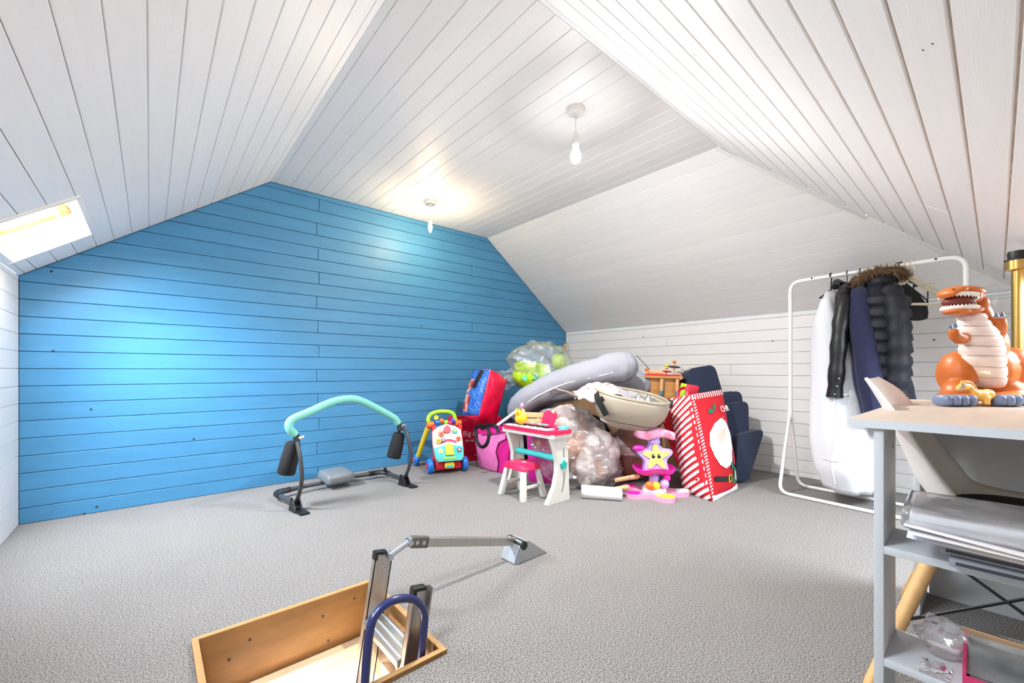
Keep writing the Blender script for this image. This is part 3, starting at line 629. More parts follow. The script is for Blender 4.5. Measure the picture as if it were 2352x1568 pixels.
class Hex:
    """soft six-sided bag given its 8 corners: c[i][j][k] (i across, j deep, k up)"""
    def __init__(s, c, bulge=.02): s.c = c; s.bulge = bulge
    def p(s, u, v, w):
        q = V()
        for i,a in ((0,1-u),(1,u)):
            for j,b in ((0,1-v),(1,v)):
                for k,g in ((0,1-w),(1,w)): q += V(s.c[i][j][k])*(a*b*g)
        return q
    def surf(s, face, u, v, off=0):
        f = {'front': lambda a,b: (a,0,b), 'back': lambda a,b: (1-a,1,b), 'left': lambda a,b: (0,1-a,b), 'right': lambda a,b: (1,a,b), 'top': lambda a,b: (a,b,1), 'bottom': lambda a,b: (a,1-b,0)}[face]
        h = 1e-3; P = s.p(*f(u,v)); du = s.p(*f(u+h,v))-s.p(*f(u-h,v)); dv = s.p(*f(u,v+h))-s.p(*f(u,v-h)); n = du.cross(dv).normalized()
        return P+n*(s.bulge*(max(0,math.sin(math.pi*min(1,max(0,u))))*max(0,math.sin(math.pi*min(1,max(0,v)))))**.6+off)
    def sheet(s, face, nu=12, nv=14, off=0, wr=0, seed=0):
        def fn(u, v):
            p = s.surf(face,u,v,off)
            if wr: 
                e = (math.sin(math.pi*u)*math.sin(math.pi*v))**.5 if 0<u<1 and 0<v<1 else 0
                p += V((noise.noise(p*11+V((seed,0,0))),noise.noise(p*11+V((0,seed,9))),noise.noise(p*11+V((5,5,seed)))))*wr*e
            return p
        return MB().grid(fn, nu, nv)
    def decal(s, face, poly, off=.003, sub=3):
        """flat printed shape (u,v outline) laid on the face"""
        b = MB(); pts = []
        n = len(poly)
        for i in range(n):
            a, c = poly[i], poly[(i+1)%n]
            for k in range(sub): pts.append((lerp(a[0],c[0],k/sub), lerp(a[1],c[1],k/sub)))
        cu = sum(p[0] for p in pts)/len(pts); cv = sum(p[1] for p in pts)/len(pts); rings = []
        for t in (1,.66,.33): rings.append([b.bm.verts.new(s.surf(face, lerp(cu,u,t), lerp(cv,v,t), off)) for u,v in pts])
        c = b.bm.verts.new(s.surf(face,cu,cv,off)); m = len(pts)
        for A, B in zip(rings, rings[1:]):
            for k in range(m): b.bm.faces.new((A[k],A[(k+1)%m],B[(k+1)%m],B[k]))
        for k in range(m): b.bm.faces.new((rings[-1][k],rings[-1][(k+1)%m],c))
        return b
def hexroot(c): 
    pts = [V(c[i][j][0]) for i in (0,1) for j in (0,1)]; q = sum(pts, V())/4; q.z = min(p.z for p in pts); return q
def shift(c, o): return [[[V(c[i][j][k])-V(o) for k in (0,1)] for j in (0,1)] for i in (0,1)]
def merge(*mbs):
    b = bmesh.new()
    for q in mbs:
        me = bpy.data.meshes.new('tmp'); q.bm.to_mesh(me); b.from_mesh(me); bpy.data.meshes.remove(me); q.bm.free()
    bmesh.ops.remove_doubles(b, verts=b.verts, dist=.004); r = MB(); r.bm.free(); r.bm = b; return r
def handle(name, pts, w, th, m, parent):
    """flat strap along pts"""
    P = smoothpath(pts, 6); b = MB(); rg = []
    for i, p in enumerate(P):
        t = (P[min(i+1,len(P)-1)]-P[max(i-1,0)]).normalized(); side = t.cross(V((FW.x,FW.y,.3))).normalized(); nn = t.cross(side).normalized()
        rg.append([b.bm.verts.new(p+side*w*a+nn*th*c) for a,c in ((-.5,-.5),(.5,-.5),(.5,.5),(-.5,.5))])
    for A, B in zip(rg, rg[1:]):
        for k in range(4): b.bm.faces.new((A[k],A[(k+1)%4],B[(k+1)%4],B[k]))
    b.bm.faces.new(rg[0][::-1]); b.bm.faces.new(rg[-1]); return obj(name, b, m, parent, smooth=60)

M_redbag = mat('red_woven_plastic', srgb(214,18,66), rough=.34, var=.10, vscale=14, bump=.35, bscale=22)
M_print = mat('white_print', srgb(246,240,240), rough=.5)
# red shopping tote by the blue wall
c = [[[(2.33,3.36,0),(2.205,3.375,.425)],[(2.35,3.58,0),(2.23,3.57,.43)]],[[(2.72,3.33,0),(2.74,3.34,.41)],[(2.74,3.55,0),(2.76,3.56,.42)]]]
o = hexroot(c); hx = Hex(shift(c,o), .018); t = empty('shopping_tote', o, label='crimson shopping tote with white lettering against the blue wall', cat='bag')
obj('body', merge(*[hx.sheet(f, wr=.008, seed=3) for f in ('front','back','left','right','bottom')]), M_redbag, t, smooth=50, solid=.002)
def facetext(hx, face, s, size, u, v, m, parent, off=.012, name='lettering'):
    P = hx.surf(face,u,v,off); X = (hx.surf(face,u+.1,v,off)-hx.surf(face,u-.1,v,off)).normalized(); Y = (hx.surf(face,u,v+.1,off)-hx.surf(face,u,v-.1,off)); Y = (Y-X*Y.dot(X)).normalized()
    return text(name, s, size, m, parent, frame(P,X,Y,X.cross(Y)))
facetext(hx,'front','Big an',.072,.035,.60,M_print,t); facetext(hx,'front','the big shop',.032,.06,.47,M_print,t)
for k in range(7): obj('small_print', hx.decal('front', [(.20+.045*k,.13-.004*k),(.235+.045*k,.13-.004*k),(.235+.045*k,.142-.004*k),(.20+.045*k,.142-.004*k)], .010, 1), M_print, t)
handle('handle', [V((-.18,-.09,.42)),V((-.12,-.10,.455)),V((0,-.10,.46)),V((.06,-.10,.42))], .022, .003, M_redbag, t)

# pink tote
M_pinkbag = mat('pink_woven_plastic', srgb(236,120,186), rough=.34, var=.06, vscale=12, bump=.3, bscale=20); M_magbag = mat('magenta_woven_plastic', srgb(222,30,140), rough=.34, bump=.3, bscale=20)
c = [[[(2.285,3.10,0),(2.23,3.12,.36)],[(2.43,3.10,0),(2.40,3.12,.37)]],[[(2.29,2.74,0),(2.27,2.66,.39)],[(2.43,2.74,0),(2.43,2.66,.40)]]]
o = hexroot(c); hx = Hex(shift(c,o), .025); t = empty('pink_tote', o, label='pale pink tote with magenta edges and black strap handles', cat='bag')
obj('body', merge(*[hx.sheet(f, wr=.012, seed=8) for f in ('front','back','left','right','bottom')]), M_magbag, t, smooth=50, solid=.002)
obj('front_panel', hx.decal('front', [(.02,.03),(.74,.03),(.80,.25),(.72,.5),(.78,.72),(.95,.8),(.93,.95),(.55,.86),(.04,.88)], .010, 5), M_pinkbag, t, smooth=60)
obj('outline_print', MB().tube([hx.surf('front',u,v,.013) for u,v in ((.76,.03),(.82,.25),(.74,.5),(.80,.72),(.96,.8),(.95,.95),(.56,.875),(.3,.86))], .0035, 6), M_blackp, t)
M_strap = mat('black_webbing', srgb(22,22,24), rough=.7, bump=.2, bscale=200)
hs_ = [hx.surf('front',u,v,.02) for u,v in ((.14,.86),(.11,.98),(.20,1.06),(.34,1.08),(.47,1.0),(.53,.86),(.47,.66),(.30,.58),(.16,.68),(.13,.86))]
handle('handle', hs_, .030, .005, M_strap, t)
handle('handle', [hx.surf('front',u,v,.03) for u,v in ((.3,1.0),(.45,1.09),(.62,1.12),(.72,1.06),(.8,.95))], .032, .005, M_strap, t)

# blue and red character bag (pattern replaced by plain colour patches) leaning on the tote
A, B = onw(1099,955,3.72), onw(1126,848,3.72); RV = onw(1164,873,3.86)-B; BV = onw(1086,851,3.93)-B
c = [[[A,B],[A+BV,B+BV]],[[A+RV*.98,B+RV],[A+BV+RV,B+BV+RV]]]
M_gred = mat('glossy_crimson_vinyl', srgb(222,16,62), rough=.25, var=.12, vscale=10, bump=.4, bscale=16)
M_gblue = mat('sparkly_blue_fabric', srgb(36,92,190), rough=.4, col2=srgb(120,180,236), vscale=70, contrast=(.5,.7))
M_patch = mat('multicolour_print', srgb(230,180,150), rough=.45, col2=srgb(190,40,60), vscale=16, contrast=(.42,.55))
o = hexroot(c); hx = Hex(shift(c,o), .04); t = empty('lunch_bag', o, label='tilted bag with crimson vinyl side and sparkly blue side above the tote', cat='bag')
obj('vinyl_body', merge(*[hx.sheet(f, wr=.012, seed=4) for f in ('front','right','back','bottom','top')]), M_gred, t, smooth=60, solid=.002)
obj('blue_side', hx.sheet('left', wr=.012, seed=4), M_gblue, t, smooth=60, solid=.003)
obj('printed_patch', hx.decal('left', [(.05,.10),(.42,.06),(.5,.45),(.42,.80),(.08,.78)], .006), M_patch, t, smooth=60)
handle('grab_handle', [hx.surf('left',u,v,.02) for u,v in ((.62,.58),(.66,.72),(.70,.86),(.72,.97))], .035, .006, M_strap, t)

# festive present sack
A, B, Cc = V((2.864,1.256,0)), V((3.335,1.275,0)), V((2.955,1.50,0)); A1, B1, C1 = onw(1585,906,3.06), onw(1659,894,3.30), onw(1533,917,3.2)
c = [[[A,A1],[Cc,C1]],[[B,B1],[B+(Cc-A)*.8,B1+(C1-A1)*.7]]]
M_sred = mat('felt_red', srgb(200,14,34), rough=.8, bump=.1, bscale=150); M_swht = mat('felt_white', srgb(240,236,234), rough=.85, bump=.1, bscale=120); M_sgrn = mat('felt_green', srgb(20,120,90), rough=.8)
M_gold = mat('gold_thread', srgb(220,176,50), rough=.4, metal=.3); M_skin = mat('felt_peach', srgb(240,200,184), rough=.85)
o = hexroot(c); o = V((o.x,o.y,0)); hx = Hex(shift(c,o), .045); t = empty('present_sack', o, label='tall red festive sack with candy striped side and white felt patch', cat='bag')
obj('body', merge(*[hx.sheet(f, 14, 18, wr=.006, seed=5) for f in ('front','back','left','right','bottom')]), M_sred, t, smooth=50, solid=.003)
def clipuv(poly):
    for nx,ny,cc in ((1,0,1),(-1,0,0),(0,1,1),(0,-1,0)):
        poly = clip(poly,nx,ny,cc) if len(poly) > 2 else poly
    return clean(poly) if len(poly) > 2 else []
for k in range(-12, 27):                                  # candy stripes on the side panel
    v0 = k*.062-.25; st = clipuv([(0,v0),(1,v0+.22),(1,v0+.22+.033),(0,v0+.033)])
    if len(st) > 2: obj('stripe', hx.decal('left', st, .004, 4), M_swht, t, smooth=60)
for f, n_ in (('front',15),):
    for k in range(n_):                                   # striped hem at the top
        u0 = k/n_; st = [(u0,.945),(u0+.5/n_,.945),(min(1,u0+.95/n_),.998),(min(1,u0+.45/n_),.998)]; obj('hem_stripe', hx.decal(f, st, .005, 1), M_swht, t, smooth=0)
for k in range(34):                                       # stitched edge beside the stripes
    v0 = k/34; obj('edge_stripe', hx.decal('front', [(.005,v0),(.055,v0+.012),(.055,v0+.026),(.005,v0+.014)], .006, 1), M_swht, t, smooth=0)
def dec(name, poly, m, off=.006, sub=3): return obj(name, hx.decal('front', poly, off, sub), m, t, smooth=60)
dec('white_patch', [(.20,.60),(.38,.68),(.62,.72),(.78,.68),(.86,.60),(.95,.54),(.97,.42),(.90,.33),(.74,.26),(.50,.24),(.32,.29),(.21,.38),(.15,.49)], M_swht)
dec('peach_patch', [(.36,.56),(.52,.60),(.68,.62),(.66,.56),(.5,.50),(.38,.50)], M_skin, .009)
dec('belt', [(.13,.205),(.5,.165),(.72,.155),(.72,.115),(.5,.12),(.13,.155)], M_blackp, .007)
bk = [hx.surf('front',u,v,.011) for u,v in ((.56,.17),(.66,.168),(.66,.105),(.56,.107))]; obj('buckle', MB().tube(bk, .004, 6, closed=True), M_gold, t)
dec('white_hem', [(.02,.0),(.98,.0),(.98,.05),(.8,.03),(.5,.035),(.02,.045)], M_swht)
dec('green_parcel', [(.72,.08),(.97,.07),(.99,.21),(.88,.23),(.78,.16)], M_sgrn, .007); dec('green_glove', [(.68,.20),(.80,.22),(.82,.28),(.72,.28)], M_sgrn, .010)
dec('ribbon', [(.80,.30),(.86,.38),(.92,.42),(.93,.34),(.97,.40),(.99,.30),(.9,.24),(.86,.24)], M_redbag, .012)
dec('white_parcel', [(.84,.10),(.92,.10),(.92,.20),(.85,.18)], M_skin, .010)
dec('holly_leaf', [(.28,.80),(.36,.83),(.44,.815),(.48,.80),(.42,.785),(.34,.78)], M_sgrn); dec('holly_leaf', [(.44,.83),(.5,.87),(.55,.865),(.54,.83),(.49,.805)], M_sgrn)
facetext(hx,'front','CHR',.064,.625,.775,M_print,t,.024)
dec('snowflake', star(.016,.005,4,90,.68,.72), M_print, .012, 1)
handle('handle', [hx.surf('left',.86,.99,.005),hx.surf('left',.9,1.07,.0),hx.surf('left',.6,1.07,.0),hx.surf('left',.5,.98,.005)], .022, .004, M_redbag, t)
fq = [onw(1509,926,3.22)-o, onw(1534,917,3.2)-o, onw(1566,1075,3.1)-o, onw(1552,1060,3.16)-o]
obj('back_flap', MB().grid(lambda u,v: (fq[0].lerp(fq[1],u)).lerp(fq[3].lerp(fq[2],u), v), 6, 12), M_sred, t, smooth=60, solid=.003)
fx_ = (fq[1]-fq[0]).normalized(); fy_ = (fq[0]-fq[3]); fy_ = (fy_-fx_*fy_.dot(fx_)).normalized(); text('lettering', 'S', .075, M_print, t, frame(fq[0].lerp(fq[3],.34)+fx_*.005-V((FW.x,FW.y,0))*.006, fx_, fy_, fx_.cross(fy_)))
q = box('toy_box', onw(1582,893,3.22)-V((0,0,.03)), (.12,.06,.13), pl('box_crimson',214,30,60,.5), None, .008, rot=(.1,.15,-.5)); tag(q, 'crimson and lime toy box poking out of the festive sack', 'box')
box('lime_end', (-.056,0,0), (.016,.063,.132), M_lime, q, .006)
# ------------------------------------------------------------------ the heap of stored things in the corner
CF = (-YAW)                                                # things turned square to the heap's open side
def blob(name, px, py, w, r, m, label=None, cat=None, parent=None, rot=None, amp=.02, freq=7, seed=1, e1=1, e2=1, u=28, v=18, group=None, smooth=180):
    p = onw(px,py,w) if not isinstance(px, V) else px
    if parent: p = p-parent.location
    o = obj(name, MB().ell((0,0,0), r, None, u, v, e1, e2, amp, freq, seed), m, parent, loc=p, rot=rot or (0,0,CF), smooth=smooth)
    if label: tag(o, label, cat, group)
    return o
M_card = mat('brown_cardboard', srgb(168,132,96), rough=.85, var=.06, vscale=12)
M_darkbag = mat('black_nylon', srgb(26,27,34), rough=.5, bump=.3, bscale=14, col2=srgb(40,58,110), vscale=9, contrast=(.5,.62))
M_lgrey = mat('pale_grey_jersey', srgb(152,153,162), rough=.95, bump=.4, bscale=16, spec=.1)
# hidden lower layer that carries the rest
t = empty('cardboard_box', (3.70,3.05,0), -.1, 'brown cardboard carton at the bottom of the heap', 'box')
box('carton', (0,0,.29), (.55,.52,.58), M_card, t, .006); box('packing_tape', (0,0,.582), (.06,.53,.002), mat('parcel_tape', srgb(190,160,120), rough=.3), t, 0)
o = blob('black_holdall', V((2.97,3.14,.32)), 0, 0, (.23,.22,.33), M_darkbag, 'black and navy printed holdall under the clear plastic bag', 'bag', e1=.55, e2=.6, amp=.035, seed=2)
handle('strap', [V((-.2,-.2,.25)),V((-.05,-.27,.33)),V((.12,-.24,.30))], .035, .005, M_strap, o)
o = blob('navy_duffel', V((3.05,2.58,.24)), 0, 0, (.27,.20,.25), mat('navy_nylon', srgb(34,48,84), rough=.6, bump=.25, bscale=16), 'navy duffel bag under the grey body pillow', 'bag', e1=.6, e2=.7, amp=.03, seed=6)
handle('strap', [V((-.25,-.2,.1)),V((-.1,-.26,.24)),V((.1,-.25,.24)),V((.25,-.2,.1))], .035, .005, M_strap, o)
o = blob('dark_rucksack', V((3.26,2.08,.30)), 0, 0, (.15,.16,.31), mat('dark_brown_canvas', srgb(66,52,48), rough=.8, bump=.2, bscale=30), 'dark brown canvas rucksack behind the star toy', 'bag', e1=.55, e2=.6, amp=.02, seed=9)
handle('strap', [V((-.1,-.2,.1)),V((-.1,-.24,.28)),V((.05,-.2,.36))], .04, .005, M_strap, o)
# lime toy in clear wrap
p0 = onw(1222,862,4.05); t = empty('lime_inflatable', p0-V((0,0,.14)), label='lime green rounded toy with mint spots inside clear wrap', cat='toy', rot=(0,0,CF))
M_limes = mat('lime_soft_vinyl', srgb(190,232,40), rough=.35, var=.05, bump=.05, bscale=20)
obj('body', MB().ell((0,0,.14),(.185,.14,.13),None,32,20,.85,.9,.012,8,3), M_limes, t, smooth=180)
obj('body_lobe', MB().ell((-.10,.05,.23),(.08,.07,.06),None,20,14,1,1,.01,8,4), M_limes, t, smooth=180); obj('body_lobe', MB().ell((.27,.16,.28),(.075,.06,.085),None,20,14,1,1,.01,8,5), M_limes, t, smooth=180)
for x,z in ((-.075,.115),(.025,.125),(.135,.18)): obj('mint_spot', MB().prism(star(.034,.022,3,80+x*300), .02, frame((x,-.145+abs(x)*.25,z),(1,0,0),(0,.1,1),(x*1.2,-1,.15))).bevel(.006,2), pl('mint_vinyl',110,224,170), t)
M_wrap = clear('clear_polythene', gloss=.32, rough=.12, milky=.12, bump=.9, bscale=14)
def crumple(r, seed, amp=.05, u=52, v=34, e=.9, freq=6):
    b = MB().ell((0,0,0), r, None, u, v, e, e, amp, freq, seed)
    for vv in b.bm.verts:
        q = vv.co*22; vv.co += vv.co.normalized()*amp*.35*abs(noise.noise(q+V((seed,2,5))))*(-1)
    return b
o = obj('plastic_sack', crumple((.30,.22,.23), 11, .075), M_wrap, None, loc=onw(1238,838,4.08), rot=(0,0,CF), smooth=28); tag(o, 'crumpled clear plastic sack wrapped round the lime toy', 'plastic bag')
obj('torn_flap', MB().grid(lambda u,v: V((-.22-.26*u, -.05+.04*noise.noise(V((u*5,v*5,1))), -.02-.20*v-.06*u+.05*noise.noise(V((u*4,v*4,8))))), 14, 12), M_wrap, o, smooth=40)
# grey body pillow, folded in a U
pp = [(1478,888,3.56,.09),(1462,884,3.58,.118),(1420,878,3.68,.12),(1340,885,3.75,.12),(1260,900,3.78,.115),(1212,918,3.72,.11),(1192,940,3.60,.095),(1200,925,3.48,.095),(1240,898,3.42,.095),(1300,872,3.38,.10),(1360,858,3.34,.112),(1400,847,3.32,.122),(1428,842,3.32,.122),(1442,841,3.32,.108)]
P3 = [onw(a,b,c_) for a,b,c_,_ in pp]; RR_ = [q[3] for q in pp]; o0 = V((P3[6].x,P3[6].y,.42))
S = smoothpath(P3, 5); rs = []
for i in range(len(pp)-1):
    for k in range(5): rs.append(RR_[i]+(RR_[i+1]-RR_[i])*k/5)
rs.append(RR_[-1]); rs = [r*(1+.05*noise.noise(V((i*.5,1,2)))) for i,r in enumerate(rs)]
t = empty('body_pillow', o0, label='long pale grey U shaped body pillow draped over the heap', cat='pillow')
def ends(S, rs):
    a = (S[0]-S[1]).normalized(); b = (S[-1]-S[-2]).normalized()
    A_ = [(.66,.12),(.6,.42),(.45,.7),(.25,.88)]; S2 = [S[0]+a*rs[0]*k for k,_ in A_]+S+[S[-1]+b*rs[-1]*k for k,_ in A_[::-1]]; return S2, [rs[0]*q for _,q in A_]+rs+[rs[-1]*q for _,q in A_[::-1]]
S2, r2 = ends(S, rs); pb = MB().tube([p-o0 for p in S2], r2, 22)
for v in pb.bm.verts: v.co += V((noise.noise(v.co*14),noise.noise(v.co*14+V((9,0,0))),noise.noise(v.co*14+V((0,9,0)))))*.012
obj('cover', pb, M_lgrey, t, smooth=180)
seam = [S[i]-o0-V((FW.x,FW.y,0))*rs[i]*.93+V((0,0,-.22*rs[i])) for i in range(33,56,2)]
obj('piping', MB().tube(seam, .006, 8), mat('white_piping', srgb(232,232,238), rough=.7), t)
# carrycot
c0 = onw(1436,944,3.06); t = empty('carrycot', c0-V((0,0,.145)), label='beige padded carrycot full of folded blankets', cat='carrycot', rot=(0,.17,CF))
M_beige = mat('beige_leatherette', srgb(166,154,136), rough=.55, bump=.05, bscale=60); M_beige2 = mat('pale_lining', srgb(226,220,210), rough=.8)
def bowl(u, v):
    a = 2*math.pi*u; k = v; rr = (.30+.70*math.sin(math.pi/2*min(1,k*1.15))**.8); cs, sn = math.cos(a), math.sin(a)
    return V((.262*rr*math.copysign(abs(cs)**.7,cs)+.0, .19*rr*math.copysign(abs(sn)**.8,sn), .02+.245*k**1.3+.035*sn*k))
obj('shell', MB().grid(bowl, 44, 12, True), M_beige, t, smooth=60, solid=.016)
obj('shell_floor', MB().ell((.0,0,.06),(.2,.14,.04)), M_beige2, t)
rim = [bowl(k/40, 1)+V((0,0,.004)) for k in range(40)]; obj('rim_band', MB().tube(rim, .012, 8, closed=True), M_beige, t)
obj('lower_band', MB().tube([bowl(k/40, .34)*1.0 for k in range(24,40)], .009, 8), M_blackp, t)
handle('black_strap', [V((-.275,-.10,.24)),V((-.268,-.14,.20)),V((-.235,-.175,.15)),V((-.20,-.185,.10))], .045, .008, M_strap, t)
box('end_clip', (.268,-.05,.25), (.03,.06,.06), M_blackp, t, .008)
M_blank = mat('patterned_muslin', srgb(204,194,190), rough=.9, col2=srgb(150,108,108), vscale=26, contrast=(.56,.64), bump=.2, bscale=12)
M_greybl = mat('grey_fleece', srgb(150,148,152), rough=.95, bump=.2, bscale=20); M_foil = mat('crumpled_foil', srgb(196,198,200), rough=.22, metal=.9, bump=1.0, bscale=30)
def cloth(name, c, sx, sy, amp, m, label, cat, seed, rz=CF, drop=.0, freq=7, tilt=(0,0)):
    def fn(u, v):
        x, y = (u-.5)*sx, (v-.5)*sy; r = max(abs(u-.5),abs(v-.5))*2
        return V((x,y, tilt[0]*x+tilt[1]*y-drop*r**3+amp*(noise.noise(V((x*freq,y*freq,seed)))+.5*noise.noise(V((x*freq*2.5,y*freq*2.5,seed+4))))))
    o = obj(name, MB().grid(fn, 34, 26), m, None, loc=c, rot=(0,0,rz), smooth=180, solid=.008); return tag(o, label, cat)
cloth('muslin_blanket', onw(1378,888,3.10)+V((0,0,.01)), .36, .26, .06, M_blank, 'cream muslin blanket with dusky pattern bundled in the carrycot', 'blanket', 3, drop=.10, tilt=(-.1,.0))
cloth('grey_fleece', onw(1430,896,3.14)+V((0,0,.0)), .24, .22, .04, M_greybl, 'folded grey fleece beside the muslin blanket', 'blanket', 8, drop=.08)
cloth('black_cloth', onw(1400,905,2.98)+V((0,0,.0)), .17, .12, .03, mat('black_cotton', srgb(20,20,22), rough=.9), 'crumpled black cloth on top of the carrycot blankets', 'cloth', 5, drop=.04)
cloth('foil_wrapping', onw(1470,918,3.0)+V((0,0,.005)), .26, .16, .05, M_foil, 'crumpled silver foil wrapping at the carrycot edge', 'foil', 2, drop=.05, freq=14)
o = cloth('beige_flap', onw(1312,905,3.05), .22, .10, .012, M_beige, 'beige padded cover flap lying open by the carrycot', 'cover', 6, tilt=(-.38,0)); 
# clear sack with plush toys
o0 = onz(1345,1135,0); o0 = V((o0.x+.16,o0.y+.20,0))
t = empty('plush_bundle', o0, label='peach and white plush toys bundled inside a clear bag', cat='soft toy', rot=(0,0,CF))
M_peach = mat('peach_plush', srgb(236,184,158), rough=.95, bump=.25, bscale=60, sheen=.4); M_wplush = mat('white_plush', srgb(222,208,202), rough=.95, bump=.35, bscale=70, sheen=.4)
for (x,y,z,r,m_,s_) in ((-.06,.03,.36,(.19,.14,.20),M_peach,1),(.10,.02,.20,(.19,.15,.19),M_peach,2),(.13,-.10,.33,(.10,.09,.12),M_wplush,3),(.03,-.13,.17,(.07,.07,.14),M_wplush,4),(-.12,-.05,.50,(.13,.11,.12),M_wplush,5),(.22,-.06,.23,(.09,.08,.13),M_wplush,6)):
    obj('plush_body' if m_ is M_peach else 'plush_limb', MB().ell((x,y,z), r, None, 30, 20, 1, 1, .032, 8, s_), m_, t, smooth=180)
def sack(u, v):
    a = 2*math.pi*u; pr = [(0,.24,.16),(.12,.30,.21),(.35,.33,.22),(.55,.31,.21),(.75,.24,.18),(.92,.17,.13),(1,.04,.03)]
    for (z0,a0,b0),(z1,a1,b1) in zip(pr,pr[1:]):
        if v <= z1: k = (v-z0)/(z1-z0); ra, rb = lerp(a0,a1,k), lerp(b0,b1,k); break
    p = V((ra*math.cos(a)+.05-.17*v, rb*math.sin(a), .02+.60*v)); q = p*8
    d = .05*noise.noise(q)+.035*abs(noise.noise(q*2.7))-.02*abs(noise.noise(q*6.1)); return p+V((math.cos(a),math.sin(a),.2))*d
o = obj('clear_sack', MB().grid(sack, 90, 48, True), clear('thin_clear_film', gloss=.32, rough=.12, milky=.16, bump=.35, bscale=9), None, loc=o0, rot=(0,0,CF), smooth=28); tag(o, 'large clear plastic sack standing round the plush toys', 'plastic bag')
obj('sack_corner', MB().grid(lambda u,v: V((.26+.17*u, -.10-.04*v, .33-.10*u+.14*(v-.5)*(1-u)+.015*noise.noise(V((u*6,v*6,3))))), 10, 8), MATS['thin_clear_film'], o, smooth=40)
# white tray sticking out at the bottom
a0 = onz(1335,1140,0); t_ = MB().grid(lambda u,v: V((.27*u, .10*math.cos(math.pi*v)*.5-.02*u, .006+.075*math.sin(math.pi*v)**.6*(1-.25*u)+.02*u*(1-v))), 14, 12)
o = obj('white_tray', t_, mat('white_card', srgb(214,212,210), rough=.6), None, loc=V((a0.x,a0.y,0)), rot=(0,0,CF-.16), smooth=60, solid=.006); tag(o, 'curled white card tray at the foot of the clear sack', 'tray')
box('tray_end', (.272,-.02,.036), (.006,.10,.066), MATS['white_card'], o, .002)
# round brown pouffe and wooden bats
o = blob('leather_pouffe', V((2.93,1.93,.21)), 0, 0, (.19,.19,.205), mat('rust_leather', srgb(122,72,58), rough=.6, bump=.15, bscale=30), 'round rust brown leather pouffe under the carrycot', 'pouffe', amp=.01, e1=.8)
obj('pouffe_seam', MB().tube([(.192*math.cos(2*math.pi*k/30),.192*math.sin(2*math.pi*k/30),0) for k in range(30)], .004, 6, closed=True), MATS['rust_leather'], o)
M_oak = mat('pale_wood', srgb(214,172,124), rough=.55, var=.10, vscale=8, stretch=(1,1,7))
for k, (a, b, lb) in enumerate((((1402,1106,2.98),(1446,1084,2.92),'short pale wooden bat handle beside the star toy'),((1412,1086,3.05),(1470,1074,3.02),'pale wooden rod lying behind the star toy'))):
    A, B = onw(*a), onw(*b); A.z, B.z = .035+.05*k, .075+.05*k
    o = obj('wooden_bat', MB().tube([V(),(B-A)*.5,(B-A)*.9,(B-A)], [.016,.017,.018,.008], 12), M_oak, None, loc=A, smooth=60); tag(o, lb, 'wooden stick')
    obj('grip_band', MB().tube([(B-A)*.55,(B-A)*.6], .0185, 12), M_beige, o)
# magenta toy board and pale slats behind the piano
o = box('magenta_board', V((2.33,2.36,.22)), (.04,.20,.44), M_hot, None, .01, rot=(0,-.12,.5)); tag(o, 'upright magenta toy panel behind the toy piano', 'toy'); ring('board_knob', (-.021,0,.1), .02, .01, M_yel, o, (-1,0,0))
o = obj('yellow_animal_toy', MB().ell((.005,0,.035),(.045,.03,.04)).ell((-.012,-.005,.07),(.028,.022,.03)).tube([(-.02,0,.085),(-.028,0,.108)],[.010,.005],8), pl('toy_amber',246,190,40), None, loc=onw(1195,972,2.98), rot=(0,0,CF), smooth=180); tag(o, 'small yellow animal toy behind the toy piano keyboard', 'toy')
ring('animal_eye', (-.02,-.028,.075), .005, .003, M_blackp, o, (-.2,-1,.1), seg=10)
t = empty('slatted_crate', onw(1230,962,3.2)-V((0,0,.08)), label='pale wooden slatted crate behind the toy piano music stand', cat='crate', rot=(0,.04,CF+.1))
for k in range(2): box('slat', (0,-.10,.075+k*.045), (.24,.018,.038), M_oak, t, .002)
for s in (-1,1): box('corner_post', (s*.11,-.082,.07), (.024,.024,.17), M_oak, t, .002); box('corner_post', (s*.11,.09,.07), (.024,.024,.17), M_oak, t, .002)
box('crate_floor', (0,0,.0), (.24,.20,.012), M_oak, t, .002)
o = obj('white_plastic_frame', MB().tube([onw(1140,978,3.35)-onw(1140,978,3.35), onw(1186,944,3.35)-onw(1140,978,3.35)], .012, 8), M_whp, None, loc=onw(1140,978,3.35)); tag(o, 'white plastic rod leaning across the black holdall', 'rod')
obj('rod_cap', MB().ell((0,0,0),(.016,.016,.016)), M_blackp, o)
# wooden activity table lying on the heap
t = empty('wooden_activity_table', onw(1515,905,3.62), label='wooden toy table with blue tipped pegs and red beads', cat='wooden toy', rot=(0,.03,CF))
M_wood = mat('honey_plywood', srgb(196,140,78), rough=.5, var=.14, vscale=7, stretch=(1,1,5)); M_btip = pl('blue_peg_paint',70,140,170,.5)
obj('side_wall', MB().prism([(-.13,-.10),(.13,-.10),(.17,0),(.13,.10),(-.13,.10),(-.17,0)], .17, None, -.03).bevel(.004), M_wood, t)
obj('table_top', MB().prism([(-.17,-.13),(.14,-.13),(.20,-.02),(.17,.13),(-.17,.13),(-.22,0)], .02, None, .14).bevel(.004), M_wood, t)
for x,z in ((-.03,.0),(.10,.0)):
    pg = obj('peg', MB().tube([(x,-.125,.135),(x,-.125,.035)], .014, 10), M_oak, t); obj('peg_tip', MB().tube([(x,-.125,.035),(x,-.125,.0)], .0142, 10), M_btip, pg)
for (x,y,h,m_) in ((.03,-.06,.09,M_yel),(.10,-.05,.12,M_org),(-.13,-.03,.05,M_org)):
    pg = obj('bead_post', MB().tube([(x,y,.16),(x,y,.16+h)], .008, 8), M_oak, t); obj('bead', MB().ell((x,y,.16+h),(.017,.017,.013)), m_, pg)
